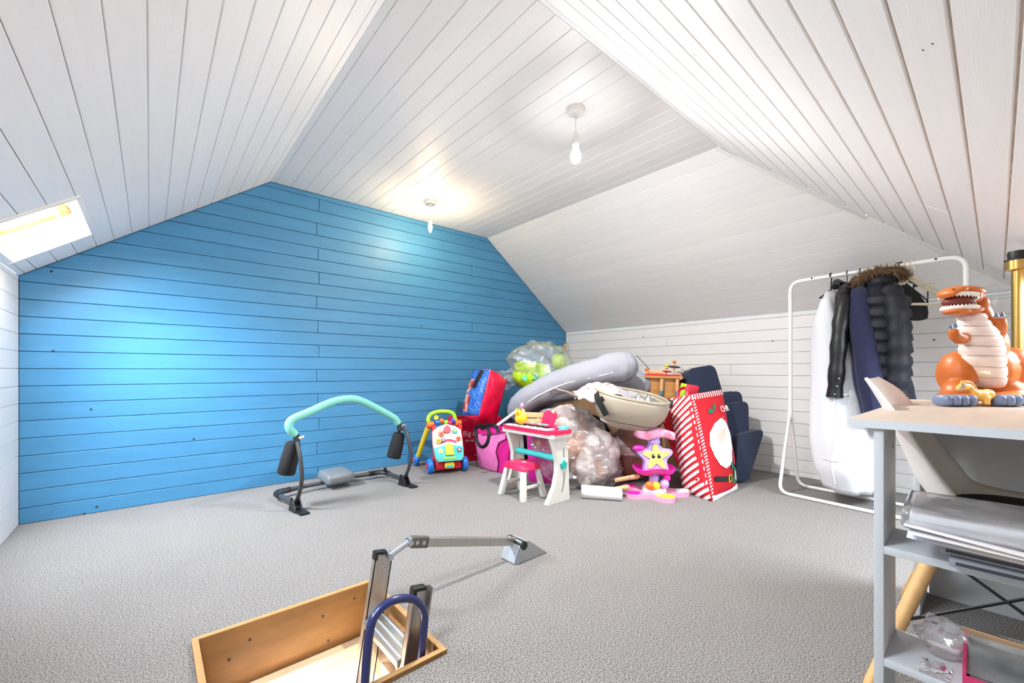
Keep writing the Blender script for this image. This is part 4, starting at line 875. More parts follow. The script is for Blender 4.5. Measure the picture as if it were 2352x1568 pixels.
for (x,y,z,r,m_) in ((.03,-.06,.195,.045,M_red),(.10,-.05,.235,.05,M_blackp),(.03,-.06,.225,.02,M_yel)): ring('spinner', (x,y,z), r, .006, m_, t, (.1,.1,1), seg=18)
obj('roller', MB().tube([(-.12,-.06,.185),(.0,-.06,.185)], .022, 14), M_oak, t)
obj('red_bead_row', MB().tube([(-.16,-.115,.165),(.13,-.115,.165)], .007, 8), M_red, t)
rd = onw(1456,814,3.6)-t.location; obj('steel_rod', MB().tube([V((-.21,0,.33)),V((-.10,-.02,.21))], .003, 6), M_dgrey, t)
o = box('red_storage_box', onw(1562,895,3.82)-V((0,0,.02)), (.24,.22,.19), pl('storage_red',206,20,28,.45), None, .012, rot=(0,.05,CF)); tag(o, 'bright red storage box behind the wooden toy table', 'box'); box('box_lid', (0,0,.10), (.255,.235,.03), MATS['storage_red'], o, .008)
o = box('tall_carton', V((3.66,2.07,.29)), (.40,.36,.58), M_card, None, .006, rot=(0,0,-.1)); tag(o, 'tall brown carton under the red storage box', 'box'); box('carton_flap', (0,-.1,.293), (.39,.14,.004), M_card, o, 0, rot=(.06,0,0))
o = empty('dried_grass', onw(1572,868,3.9), label='tuft of dried brown grass behind the red storage box', cat='dried grass', rot=(0,0,CF))
for k in range(26):
    a = random.uniform(-1.2,1.2); l = random.uniform(.07,.13); obj('stalk', MB().tube([(0,0,0),(l*.5*math.sin(a),random.uniform(-.02,.02),l*.6),(l*math.sin(a)*1.2,random.uniform(-.03,.03),l*.8*max(.25,math.cos(a)))], [.002,.0015,.0006], 4), mat('dry_stalk', srgb(150,120,92), rough=.9), o)
# navy upholstered cushions leaning against the knee wall
M_navy = mat('navy_upholstery', srgb(36,48,74), rough=.9, bump=.12, bscale=160, sheen=.15)
def cushion(tl, tr, bl, br, w_t, w_b, th, label):
    Q = [onw(*tl,w_t), onw(*tr,w_t+.05), onw(*br,w_b+.05), onw(*bl,w_b)]
    for q in Q: q.z = max(q.z, .01)
    o = V((sum(q.x for q in Q)/4, sum(q.y for q in Q)/4, min(q.z for q in Q))); n = (Q[1]-Q[0]).cross(Q[3]-Q[0]).normalized(); n = n if n.dot(FW) > 0 else -n
    rq = []
    for i in range(4): rq += fillet([Q[i-1], Q[i], Q[(i+1)%4]], .07 if i < 2 else .03, 6)[1:-1]
    b = MB(); fa = [b.bm.verts.new(q-o) for q in rq]; ba = [b.bm.verts.new(q-o+n*th) for q in rq]; b.bm.faces.new(fa); b.bm.faces.new(ba[::-1])
    for i in range(len(rq)): b.bm.faces.new((fa[i],fa[(i+1)%len(rq)],ba[(i+1)%len(rq)],ba[i]))
    es = [e_ for e_ in b.bm.edges if len(e_.link_faces) == 2 and e_.calc_face_angle(0) > 1.2]; bmesh.ops.bevel(b.bm, geom=es, offset=.02, segments=4, affect='EDGES', clamp_overlap=True)
    e = empty('navy_cushion', o, label=label, cat='cushion', group='navy cushions against the knee wall')
    obj('cover', b, M_navy, e, smooth=60)
    obj('seam_piping', MB().tube([q-o+n*th*.5 for q in (Q[0].lerp(Q[1],.25), Q[0].lerp(Q[1],.75))], .006, 6), M_navy, e); return e
cushion((1578,848),(1641,836),(1610,1060),(1712,1080), 3.58, 3.45, .10, 'tallest navy upholstered cushion behind the festive sack')
cushion((1640,903),(1704,897),(1650,1085),(1718,1092), 3.46, 3.36, .08, 'navy cushion leaning in front of the tallest navy one')
cushion((1650,932),(1719,919),(1660,1100),(1722,1100), 3.36, 3.28, .08, 'navy cushion stepping down beside the festive sack')
cushion((1694,998),(1757,984),(1690,1104),(1719,1106), 3.28, 3.24, .10, 'lowest wedge shaped navy cushion nearest the clothes rail')
o = box('corner_post', V((4.0,3.60,.62)), (.03,.03,1.2), M_oak, None, .003); tag(o, 'wooden pole standing upright in the far corner', 'pole'); box('pole_cap', (0,0,.6), (.034,.034,.02), M_oak, o, .002)
# ------------------------------------------------------------------ clothes rail
M_wmetal = mat('white_enamel_tube', srgb(240,240,238), rough=.3)
RX, RXN, RY0, RY1, RZ = 3.58, 3.50, 1.0, .113, 1.535
t = empty('clothes_rail', ((RX+RXN)/2,(RY0+RY1)/2,0), math.atan2(RX-RXN, RY0-RY1)*-1, 'white tubular clothes rail on splayed feet before the knee wall', 'clothes rail')
hw = (RY0-RY1)/2
obj('frame', MB().tube(fillet([(0,hw,.56),(0,hw,RZ),(0,-hw,RZ),(0,-hw,.56)], .075, 8), .0135, 12), M_wmetal, t)
for s in (-1,1):
    obj('collar', MB().tube([(0,s*hw,.53),(0,s*hw,.60)], .0175, 12), M_wmetal, t)
for sx in (-1,1):
    obj('foot_frame', MB().tube(fillet([(sx*.006,hw,.58),(sx*.165,hw+.01,.012),(sx*.165,-hw-.01,.012),(sx*.006,-hw,.58)], .07, 8), .0115, 12), M_wmetal, t)
for y in (hw-.14,-hw+.12): ring('bolt', (-.0135,y,RZ+.004), .006, .003, M_blackp, t, (-1,0,.4), seg=10)
def rail(y):                                               # point on the rail, y counted from the far end
    k = y/(RY0-RY1); return V((RX+(RXN-RX)*k, RY0+(RY1-RY0)*k, RZ))
M_wire = mat('hanger_wire', srgb(60,60,62), rough=.3, metal=.8); M_creamh = mat('cream_hanger', srgb(226,214,186), rough=.5)
def hook(p, drop, m, parent, r=.0025, lean=0):
    pts = [V((.0,0,0))+V((.018*math.cos(a),0,.018*math.sin(a))) for a in [math.radians(q) for q in range(-150,91,30)]]
    pts = [V((-x.x,lean*0,x.z)) for x in pts][::-1]
    q = [V((-.016,0,-.006)),V((-.019,0,.008)),V((-.008,0,.0195)),V((.008,0,.0195)),V((.018,0,.008)),V((.017,0,-.010)),V((.004,lean*.3,-drop*.5)),V((0,lean,-drop))]
    return obj('hook', MB().tube(smoothpath([x+V((0,0,0)) for x in q], 4), r, 8), m, parent, loc=p)
def garment(secs_, m, parent, name='body', n=44, fold=.012, ff=16, seed=0, e=.8, solid=.003):
    """secs_: (z, half width along x, half depth along y, x offset, y offset)"""
    b = MB(); rg = []
    S_ = []
    for (z0,*a),(z1,*c_) in zip(secs_, secs_[1:]):
        for k in range(5): u = k/5; S_.append((lerp(z0,z1,u),)+tuple(lerp(x,y,u) for x,y in zip(a,c_)))
    S_.append(tuple(secs_[-1])); z_top = S_[0][0]; zb = S_[-1][0]
    for (z,hx_,hy,ox,oy) in S_:
        k = (z_top-z)/(z_top-zb); r = []
        for i in range(n):
            a = 2*math.pi*i/n; cs, sn = math.cos(a), math.sin(a); fw_ = fold*k*math.sin(a*ff/2+seed+2*noise.noise(V((a,z*2,seed))))+fold*.8*noise.noise(V((cs*3,sn*3,z*5+seed)))
            r.append(b.bm.verts.new(V((ox+(hx_+fw_*.4)*math.copysign(abs(cs)**e,cs), oy+(hy+fw_)*math.copysign(abs(sn)**e,sn), z+.006*math.sin(a*3+seed)*k))))
        rg.append(r)
    for A, B in zip(rg, rg[1:]):
        for i in range(n): b.bm.faces.new((A[i],A[(i+1)%n],B[(i+1)%n],B[i]))
    b.bm.faces.new(rg[0]); return obj(name, b, m, parent, smooth=60, solid=solid)
def hung(name, y, label, cat, rz=0, group=None): p = rail(y); return empty(name, p, rz, label, cat, group)
# white garment cover
t = hung('garment_cover', .25, 'long white garment cover hanging on a black hanger', 'garment cover', -.08)
M_cover = mat('white_nonwoven', srgb(220,220,225), rough=.85, bump=.25, bscale=9, sub=.15)
hook(V(), .10, M_wire, t, .004, .0)
obj('hanger', MB().tube([(-.20,0,-.17),(-.03,0,-.105),(0,0,-.095),(.03,0,-.105),(.20,0,-.17)], .006, 8), M_wire, t)
garment([(-.105,.035,.02,0,0),(-.135,.13,.035,0,-.02),(-.19,.215,.055,0,-.03),(-.32,.235,.10,0,-.03),(-.7,.245,.15,0,-.06),(-1.1,.25,.18,0,-.08),(-1.30,.24,.18,0,-.10),(-1.43,.20,.15,.01,-.12)], M_cover, t, 'cover_body', fold=.016, seed=1)
obj('zip_seam', MB().tube(smoothpath([(-.17,-.10,-.20),(-.22,-.10,-.34),(-.255,-.09,-.7),(-.255,-.10,-1.05),(-.248,-.08,-1.25),(-.22,-.09,-1.38)], 5), .004, 6), M_swht, t)
for zz in (-.80,-1.22): obj('cover_seam', MB().tube([(-.245,-.16,zz),(-.252,-.09,zz-.01),(-.245,-.02,zz+.005)], .0025, 6), M_swht, t)
# black leather jacket
t = hung('leather_jacket', .34, 'shiny black leather jacket hanging beside the white cover', 'jacket', .05)
M_leath = mat('black_leather', srgb(18,18,20), rough=.42, bump=.35, bscale=18)
hook(V(), .07, M_wire, t)
garment([(-.075,.05,.02,0,0),(-.11,.15,.04,0,0),(-.16,.215,.05,0,0),(-.4,.235,.055,0,.01),(-.75,.23,.05,0,.02),(-.84,.23,.045,0,.02)], M_leath, t, fold=.014, seed=3)
obj('collar', MB().tube(smoothpath([(-.13,-.045,-.10),(-.06,-.05,-.055),(.03,-.04,-.045),(.09,0,-.07),(.05,.045,-.05),(-.05,.05,-.055),(-.12,.045,-.10)], 5), .022, 8), M_leath, t)
obj('sleeve', MB().tube(smoothpath([(-.205,-.02,-.18),(-.24,0,-.35),(-.25,.015,-.6),(-.24,.03,-.82)], 5), [.028,.036,.041,.043]+[.043+.004*math.sin(k*1.9) for k in range(12)], 14), M_leath, t)
for k in range(3): ring('stud', (-.29,-.0+.01*k,-.70-.05*k), .006, .004, M_chrome, t, (-1,0,0), seg=10)
# navy dress coat
t = hung('navy_coat', .41, 'plain navy wool coat hanging open between the jackets', 'coat', .0)
M_navyw = mat('navy_wool', srgb(28,33,66), rough=.9, bump=.1, bscale=120, sheen=.1)
hook(V(), .07, M_wire, t)
garment([(-.075,.05,.025,0,0),(-.12,.14,.045,0,-.01),(-.19,.20,.055,0,-.01),(-.45,.22,.10,-.01,-.05),(-.75,.23,.13,-.01,-.10),(-.98,.22,.13,0,-.13)], M_navyw, t, fold=.022, seed=5)
obj('collar', MB().tube(smoothpath([(-.10,-.04,-.10),(-.03,-.05,-.055),(.06,-.02,-.05),(.04,.04,-.055),(-.08,.045,-.10)], 5), .02, 8), M_navyw, t)
sb = MB().tube(smoothpath([(-.13,-.02,-.13),(-.19,-.03,-.22),(-.215,-.05,-.40),(-.225,-.08,-.66),(-.22,-.12,-.95)], 5), [.02,.03,.038,.045,.05]+[.052+.0012*k for k in range(16)], 18)
for v in sb.bm.verts: v.co.y += .014*noise.noise(V((v.co.y*20,v.co.z*4,3))); v.co.x += .010*noise.noise(V((v.co.y*26,v.co.z*3,8)))
obj('sleeve', sb, M_navyw, t)
# puffer coat with fur hood
t = hung('puffer_coat', .50, 'quilted dark navy puffer coat with brown fur trimmed hood', 'coat', .06)
M_puff = mat('dark_navy_quilt', srgb(16,20,32), rough=.65, bump=.2, bscale=40)
hook(V(), .07, M_wire, t)
ps = [(-.075,.06,.04,0,0),(-.13,.16,.07,0,-.01),(-.19,.21,.085,0,-.02)]
for k in range(9): z = -.19-k*.073; ps += [(z-.018,.235,.125,0,-.03),(z-.054,.238,.13,0,-.03),(z-.073,.222,.11,0,-.03)]
garment(ps, M_puff, t, 'quilted_body', fold=.006, seed=7)
obj('sleeve', MB().tube(smoothpath([(-.12,-.06,-.15),(-.20,-.09,-.24),(-.225,-.11,-.42),(-.22,-.11,-.62),(-.20,-.10,-.80)], 8), [.03,.04,.048]+[.054+.006*math.sin(k*1.6) for k in range(30)], 14), M_puff, t)
obj('hood', MB().ell((-.02,-.02,-.10),(.15,.085,.075),None,20,12,1,1,.012,9,3), M_puff, t, smooth=180)
M_fur = mat('brown_fur', srgb(120,92,66), rough=.95, var=.3, vscale=40)
fp = smoothpath([(-.10,.10,-.10),(-.13,.07,-.065),(-.15,.02,-.045),(-.15,-.05,-.04),(-.12,-.11,-.05),(-.06,-.13,-.08)], 6); fb = MB().tube(fp, .016, 10)
for k in range(2200):
    i = random.randrange(len(fp)); a = random.uniform(0,6.28); d = V((random.gauss(0,1),random.gauss(0,1),random.gauss(.25,1))).normalized(); p = fp[i]+d*.015+V((random.uniform(-.02,.02),0,0)); q = p+d*random.uniform(.018,.045)+V((0,0,-.006)); s_ = d.orthogonal().normalized()*.0016
    f_ = [fb.bm.verts.new(x) for x in (p-s_,p+s_,q)]; fb.bm.faces.new(f_)
fo = obj('fur_trim', fb, M_fur, t, smooth=60); fo['kind'] = 'stuff'
obj('fleece_lining', MB().ell((-.225,-.11,-.33),(.03,.03,.13),(0,.1,0)), mat('grey_fleece_lining', srgb(170,166,164), rough=.95), t, smooth=180)
# hangers with trousers at the near end
for k, (y, rz, hm, lb) in enumerate(((.64,-.72,M_creamh,'cream hanger carrying dark folded trousers on the rail'),(.665,-.78,M_creamh,'bare cream plastic hanger next to the trousers'),(.61,-.5,M_wire,'thin black hanger pressed behind the cream ones'))):
    t = hung('coat_hanger', y, lb, 'hanger', rz)
    hook(V(), .10, MATS['cream_hanger'] if hm is M_creamh else M_wire, t, .004 if hm is M_creamh else .003)
    hp = [(0,0,-.085),(-.05,0,-.115),(-.19,0,-.195),(-.215,0,-.225),(-.19,0,-.245),(0,0,-.245),(.19,0,-.245),(.215,0,-.225),(.19,0,-.195),(.05,0,-.115)]
    obj('hanger_frame', MB().tube(smoothpath(hp, 5, True), .0065 if hm is M_creamh else .004, 8, closed=True), hm, t)
    for s in (-1,1): obj('strap_notch', MB().tube([(s*.10,0,-.14),(s*.105,0,-.115),(s*.125,0,-.125)], .005, 6), hm, t)
    if k == 0:
        o = box('plastic_sizer', (-.002,0,-.05), (.05,.03,.05), mat('clear_sizer', srgb(196,206,206), rough=.2), t, .004)
tr = hung('folded_trousers', .60, 'dark trousers folded over the hangers beside the puffer coat', 'trousers', -.78)
garment([(-.12,.04,.008,0,0),(-.17,.11,.012,0,0),(-.25,.165,.014,0,0),(-.30,.17,.015,0,0),(-.335,.165,.014,0,0)], mat('charcoal_cloth', srgb(26,26,30), rough=.85, bump=.1, bscale=80), tr, 'folded_leg', fold=.004, seed=2)
hook(V(), .07, M_wire, tr); obj('hanger_bar', MB().tube([(0,0,-.07),(-.17,0,-.15),(-.17,0,-.23),(.17,0,-.23),(.17,0,-.15),(0,0,-.07)], .004, 6), M_wire, tr)
# ------------------------------------------------------------------ desk with an open shelf end
M_dwhite = mat('white_melamine', srgb(204,207,210), rough=.4); M_dtop = mat('pale_birch_top', srgb(190,172,155), rough=.42, var=.05, vscale=5, stretch=(1,9,9))
M_dedge = mat('grey_edge_band', srgb(214,218,222), rough=.45)
DX0, DX1, DY0, DY1, DZ = 1.30, 2.37, .24, -.40, .765
t = empty('desk', ((DX0+DX1)/2,(DY0+DY1)/2,0), 0, 'white desk with pale birch top and open shelves at its end', 'desk')
T = V(t.location); dc = lambda x,y,z: V((x,y,z))-T
tp = box('desk_top', dc((DX0+DX1)/2,(DY0+DY1)/2,DZ-.0105), (DX1-DX0,DY0-DY1,.019), M_dtop, t, .0012)
box('edge_band', (-(DX1-DX0)/2-.0008,0,-.0005), (.0016,DY0-DY1,.0195), M_dedge, tp, 0); box('edge_band', (0,(DY0-DY1)/2+.0008,-.0005), (DX1-DX0,.0016,.0195), M_dedge, tp, 0)
PX0, PX1 = 1.286, 1.49
PXa = 1.312
for y in (.184,-.345):
    p_ = box('side_panel', dc((PXa+PX1)/2,y,.3725), (PX1-PXa,.018,.745), M_dwhite, t, .0012)
    if y > 0:
        for k in range(2): box('cam_hole', (-.06+.11*k,-.0092,.335-.02*k), (.004,.001,.014), M_dgrey, p_, 0)
for z in (.457,.192): box('shelf', dc((PXa+PX1)/2,-.08,z), (PX1-PXa,.51,.018), M_dwhite, t, .0012)
for y in (.19,-.345): box('side_panel', dc(2.22,y,.3725), (.24,.018,.745), M_dwhite, t, .0012)
box('back_panel', dc(2.335,-.08,.3725), (.014,.51,.745), M_dwhite, t, .001)
for z in (.52,.60): box('shelf', dc(2.32,.165,z), (.02,.03,.018), M_dwhite, t, .001)

# ------------------------------------------------------------------ chair tucked under the desk
t = empty('moulded_chair', (1.87,.0,0), 0, 'white moulded shell chair on wooden dowel legs tucked under the desk', 'chair')
M_shell = mat('white_shell_plastic', srgb(238,234,228), rough=.38)
prof = [(-.235,.455),(-.20,.462),(-.10,.452),(.02,.448),(.10,.465),(.155,.53),(.19,.62),(.225,.72),(.26,.80),(.29,.853)]     # (y, z) centre line
hwid = [.17,.205,.225,.228,.222,.215,.212,.205,.18,.10]; curl = [.0,.01,.035,.05,.065,.075,.06,.045,.03,.012]
SP = smoothpath([V((a,b,0)) for a,b in prof], 4); HW = smoothpath([V((a,b,0)) for a,b in zip(hwid,curl)], 4)
def shell(u, v):
    i = v*(len(SP)-1); k = min(int(i), len(SP)-2); f = i-k; c = SP[k].lerp(SP[k+1], f); h = HW[k].lerp(HW[k+1], f); tg = (SP[k+1]-SP[k]).normalized(); s = 2*u-1
    nrm = V((-tg.y, tg.x, 0)); lift = h.y*abs(s)**2.6
    return V((s*h.x, c.x+nrm.x*lift, c.y+nrm.y*lift))
obj('shell', MB().grid(shell, 25, 37), M_shell, t, smooth=180, solid=.007)
sp = MB().ell((0,-.07,.472),(.195,.17,.022),None,32,10,.7,.75); obj('seat_pad', sp, mat('black_seat_pad', srgb(26,25,27), rough=.8, bump=.1, bscale=150), t, smooth=180)
M_beech = mat('beech_dowel', srgb(214,170,112), rough=.5, var=.08, vscale=8, stretch=(6,6,1))
feet = [(sx*.36, .235 if sy > 0 else -.26, 0) for sx in (-1,1) for sy in (1,-1)]; tops = [(sx*.06, .09 if sy > 0 else -.13, .44) for sx in (-1,1) for sy in (1,-1)]
for a, b in zip(feet, tops):
    a, b = V(a), V(b); lg = obj('leg', MB().tube([a,a+(b-a)*.03,a+(b-a)*.5,b], [.012,.0145,.0185,.019], 14), M_beech, t)
    obj('leg_bracket', MB().tube([a+(b-a)*.93, b+V((0,0,.012))], .0215, 12), M_blackp, lg)
def at(i, k): return V(feet[i]).lerp(V(tops[i]), k)
for i, j in ((0,1),(2,3),(0,2),(1,3)):
    for k0, k1 in ((.38,.80),(.80,.38)): obj('wire_strut', MB().tube([at(i,k0), at(j,k1)], .0042, 8), M_blackp, t)
for i in range(4):
    for k in (.38,.80): obj('strut_clip', MB().box(tuple(at(i,k)), (.024,.024,.016)).bevel(.003), M_blackp, t)

# ------------------------------------------------------------------ dinosaur money box toy (local x along the picture, y away)
S_ = .00156
W0 = (H-DZ)*F/(929-HZ); R0 = onz(2255,929,DZ)
def d(px, py, y=0): q = onw(px,py,W0+y)-R0; return V((q.dot(RT), q.dot(FW), q.z))
t = empty('toy_dinosaur', R0-V((0,0,-.0005)), -YAW, 'orange plastic dinosaur toy roaring on the desk top', 'toy dinosaur')
M_dino = mat('dino_orange_vinyl', srgb(196,104,34), rough=.4, var=.14, vscale=9, bump=.06, bscale=40); M_dbelly = mat('dino_cream_vinyl', srgb(240,222,212), rough=.3); M_dclaw = mat('dino_slate_vinyl', srgb(116,130,160), rough=.35)
M_mouth = mat('dino_mouth_red', srgb(120,48,32), rough=.5); M_tooth = mat('dino_tooth_white', srgb(244,238,232), rough=.3)
b = MB()
b.ell(d(2262,850,.05), (.078,.085,.095)).ell(d(2262,795,.035), (.058,.06,.085)).ell(d(2252,755,.03), (.048,.05,.065), (0,-.3,0)).ell(d(2244,722,.02), (.036,.042,.055), (0,-.4,0)).ell(d(2238,698,.012),(.030,.042,.036))
b.ell(d(2214,671,-.005), (.056,.050,.020), (0,.10,0)).ell(d(2188,669,-.015), (.032,.044,.016), (0,-.25,0)).ell(d(2174,676,-.02), (.013,.036,.014)).ell(d(2216,716,-.010), (.050,.045,.014), (0,-.10,0)).ell(d(2196,716,-.02),(.036,.038,.012))
for s in (-1,1): b.ell(d(2243,684,s*.036-.002), (.018,.014,.016))
b.ell(d(2318,853,.035), (.062,.07,.085)).ell(d(2196,858,.035), (.045,.06,.078)).ell(d(2316,900,.0),(.042,.045,.04)).ell(d(2198,900,.0),(.040,.045,.04)).ell(d(2314,912,-.03),(.058,.05,.018)).ell(d(2194,911,-.03),(.056,.05,.018))
b.ell(d(2275,880,.14), (.04,.09,.04), (-.35,0,0)).ell(d(2285,900,.22), (.02,.07,.018), (-.2,0,0))
b.tube([d(2280,772,.0), d(2293,764,-.02), d(2296,746,-.035), d(2296,731,-.04)], [.02,.021,.019,.016], 10).tube([d(2220,775,.0), d(2204,778,-.03), d(2192,770,-.045), d(2190,757,-.05)], [.022,.020,.017,.013], 10)
o = obj('body', b, M_dino, t, smooth=180); md = o.modifiers.new('remesh','REMESH'); md.mode = 'VOXEL'; md.voxel_size = .0055; md.use_smooth_shade = True; ms = o.modifiers.new('smooth','SMOOTH'); ms.iterations = 5; ms.factor = .5
bp_ = [(2230,722,.0,.036,.034),(2233,735,-.004,.040,.036),(2240,748,-.008,.050,.040),(2248,770,-.012,.060,.045),(2254,793,-.012,.064,.048),(2256,815,-.010,.062,.05),(2258,840,-.006,.058,.052),(2264,865,-.002,.050,.05),(2272,885,.006,.036,.04),(2278,894,.014,.016,.02)]
sp_ = []
for (a0,b0,c0_,r0,q0),(a1,b1,c1,r1,q1) in zip(bp_, bp_[1:]):
    for k in range(4): f = k/4; g = .93 if k == 0 else 1; sp_.append((d(lerp(a0,a1,f),lerp(b0,b1,f),lerp(c0_,c1,f)), V((lerp(r0,r1,f)*g,0,0)), V((0,lerp(q0,q1,f)*g,0))))
obj('belly_plate', loft(sp_, 36, 1.0, cap=(True,True)), M_dbelly, t, smooth=50)
for (a0,b0,c0_,r0,q0) in bp_[1:8]:
    cc = d(a0,b0,c0_); obj('belly_groove', MB().tube([cc+V((r0*.99*math.sin(a),-q0*1.0*math.cos(a),-.006*math.cos(a))) for a in [math.radians(k) for k in range(-80,81,16)]], .0011, 6), mat('belly_groove_brown', srgb(176,140,122), rough=.6), t)
obj('mouth_lining', MB().ell(d(2202,694,-.012), (.046,.040,.024), (0,0,0)), M_mouth, t, smooth=180)
def jaw(cx, cy, rx, ry, y, rot): return [d(cx,cy,y)+V((-rx*math.cos(a),-ry*math.sin(a)*1.0,rot*rx*math.cos(a))) for a in [math.radians(q) for q in range(-70,251,12)]]
for nm, cx, cy, rx, ry, sgn, rot in (('upper_gum',2204,680,.051,.046,-1,-.10),('lower_gum',2208,709,.050,.042,1,.0)):
    pts = [d(cx,cy,-.012)+V((-rx*math.cos(a), -ry*math.sin(a), -rot*rx*math.cos(a))) for a in [math.radians(q) for q in range(-60,116,11)]]
    g = obj(nm, MB().tube(pts, .0065, 8), M_tooth, t)
    for i, p in enumerate(pts[1:-1]): obj('tooth', MB().lathe([(.0055,0),(.004,.006),(0,.012)], 8, frame(p,(1,0,0),(0,sgn,0),(0,0,sgn))), M_tooth, g)
for s in (-1,1):
    e_ = obj('eye', MB().ell(d(2243,683,s*.036-.014), (.010,.006,.008)), M_tooth, t, smooth=180); obj('pupil', MB().ell(d(2241,682,s*.036-.019), (.006,.003,.006)), M_blackp, e_)
obj('nostril', MB().ell(d(2190,664,-.045), (.004,.003,.002)), M_mouth, t)
for cx, n_ in ((2192,4),(2314,4)):
    for k in range(n_): obj('toe', MB().ell(d(cx-27+k*18,919,-.055-.012*math.sin(math.pi*(k+.5)/n_)), (.0155,.03,.0185),None,14,10,.6,.8), M_dclaw, t, smooth=180)
for cx, cy, y in ((2289,727,-.045),(2302,725,-.04),(2183,752,-.055),(2195,750,-.055)): obj('finger_claw', MB().tube([d(cx,cy,y), d(cx,cy-9,y-.006)], [.0075,.0015], 8), M_dclaw, t)
obj('oval_badge', MB().ell(d(2260,858,-.057), (.022,.004,.008)), mat('badge_straw', srgb(222,200,150), rough=.5), t)

# ------------------------------------------------------------------ pony figure
S_ = .00146
W1 = (H-DZ)*F/(932-HZ); p0 = onz(2240,932,DZ); t = empty('toy_pony', p0, -YAW, 'little amber pony figure standing before the dinosaur', 'toy pony')
M_pony = mat('pony_amber_plastic', srgb(240,186,92), rough=.35, var=.06, vscale=20); M_halt = mat('pony_lilac_halter', srgb(150,150,176), rough=.5)
def d2(px, py, y=0): q = onw(px,py,W1+y)-p0; return V((q.dot(RT), q.dot(FW), q.z))
b = MB().ell(d2(2252,907), (.034,.019,.019)).ell(d2(2236,905), (.018,.018,.018)).ell(d2(2267,906),(.020,.019,.019)).ell(d2(2227,893), (.013,.012,.022),(0,-.6,0)).ell(d2(2212,888,-.004), (.020,.012,.013),(0,-.25,0)).ell(d2(2204,892,-.006),(.010,.010,.010))
for px, y in ((2232,-.012),(2238,.012),(2266,-.012),(2270,.012)): b.tube([d2(px,912,y), d2(px,922,y), d2(px-1,929.5,y)], [.011,.009,.011], 10)
b.tube([d2(2210,880,-.008),d2(2207,873,-.010)],[.006,.002],8).tube([d2(2216,879,.006),d2(2215,873,.008)],[.006,.002],8)
o = obj('body', b, M_pony, t, smooth=180); md = o.modifiers.new('remesh','REMESH'); md.mode = 'VOXEL'; md.voxel_size = .0028; md.use_smooth_shade = True; ms = o.modifiers.new('smooth','SMOOTH'); ms.iterations = 4
obj('mane', MB().tube(smoothpath([d2(2214,877),d2(2226,878,.002),d2(2236,888,.004),d2(2242,898,.004)],5), [.006]*16, 8), mat('pony_mane', srgb(206,140,60), rough=.5), t); obj('tail', MB().tube(smoothpath([d2(2274,902),d2(2281,906),d2(2279,918)],5), [.006]*10+[.002], 8), MATS['pony_mane'], t)
obj('halter', MB().tube([d2(2205+4*math.cos(a),890+0*a,-.006)+V((0,.0115*math.sin(a),.0105*math.cos(a))) for a in [2*math.pi*k/16 for k in range(16)]], .0016, 6, closed=True), M_halt, t)
obj('halter_strap', MB().tube([d2(2206,889,-.017),d2(2213,886,-.0165),d2(2219,880,-.012)], .0015, 6), M_halt, t); obj('eye', MB().ell(d2(2211,885,-.0155),(.0022,.0015,.003)), M_blackp, t)

# ------------------------------------------------------------------ papers on the shelves
M_clearf = clear('clear_sleeve', gloss=.45, rough=.08, milky=.22); M_gfold = mat('grey_polypropylene', srgb(150,152,162), rough=.25, var=.08, vscale=12); M_paper = mat('white_paper', srgb(238,238,244), rough=.8)
zs = .466
for k, (yy, lb) in enumerate(((-.10,'grey plastic document wallet lying flat on the desk shelf'),(-.09,'upper grey plastic wallet with a clear end on the shelf'))):
    o = box('document_wallet', V((1.385,yy-.03,zs+.0105+k*.021)), (.20,.40,.019), M_gfold, None, .004, rot=(0,0,.03-.05*k)); tag(o, lb, 'folder')
    box('clear_end', (-.1005,-.09,0), (.002,.21,.015), mat('pale_polypropylene', srgb(206,208,214), rough=.3), o, 0); box('binding_edge', (-.1012,.12,0), (.002,.14,.006), M_dgrey, o, 0)
zs2 = zs+.043
for k, (dx, rz, col, lb) in enumerate(((0,.05,(190,200,226),'pale blue printed brochure in the middle of the shelf stack'),(-.012,.10,(238,236,240),'white printed leaflet fanned out of the shelf stack'),(-.02,.02,(226,226,240),'white letter sheet under the clear packet'))):
    def sh(u, v, k=k): return V(((u-.5)*.23, (v-.5)*.42, .004+.003*math.sin(u*3+k)+.012*(k+1)*max(0,v-.55)*(1-u)))
    o = obj('paper_sheet', MB().grid(sh, 10, 12), mat('paper_tint_%d'%k, srgb(*col), rough=.7, col2=srgb(246,240,238), vscale=7, contrast=(.4,.6)), None, loc=V((1.372+dx,-.075,zs2+k*.0075)), rot=(0,0,rz), smooth=60, solid=.0025); tag(o, lb, 'paper')
o = box('paper_packet', V((1.372,-.08,zs2+.045)), (.205,.42,.030), M_paper, None, .003, rot=(0,0,.04)); tag(o, 'clear plastic packet of white paper topping the shelf stack', 'packet')
obj('plastic_sleeve', MB().box((0,0,.003),(.222,.45,.044)).bevel(.012,3).jitter(.004,30,2), M_clearf, o, smooth=40)
def crump(u, v): a = 2*math.pi*u; r = .022+.018*math.sin(math.pi*v); p = V((r*math.cos(a)*.9, r*math.sin(a)*1.1, .004+.075*v)); return p+V((noise.noise(p*40),noise.noise(p*40+V((7,0,0))),noise.noise(p*40+V((0,7,0)))*.5))*.022*(.2+v)
o = obj('crumpled_film', MB().grid(crump, 34, 18, True), M_clearf, None, loc=V((1.43,.085,.2015)), smooth=25); tag(o, 'crumpled clear plastic film on the lower desk shelf', 'plastic film')
obj('film_tail', MB().grid(lambda u,v: V((-.05-.07*u,-.02+.05*v+.01*noise.noise(V((u*7,v*7,2))),.003+.02*(1-u)*noise.noise(V((u*5,v*5,6))))), 10, 8), M_clearf, o, smooth=30)
t = empty('display_folder', V((1.40,-.13,.2012)), .02, 'pink edged display box with clear lid on the lower desk shelf', 'folder')
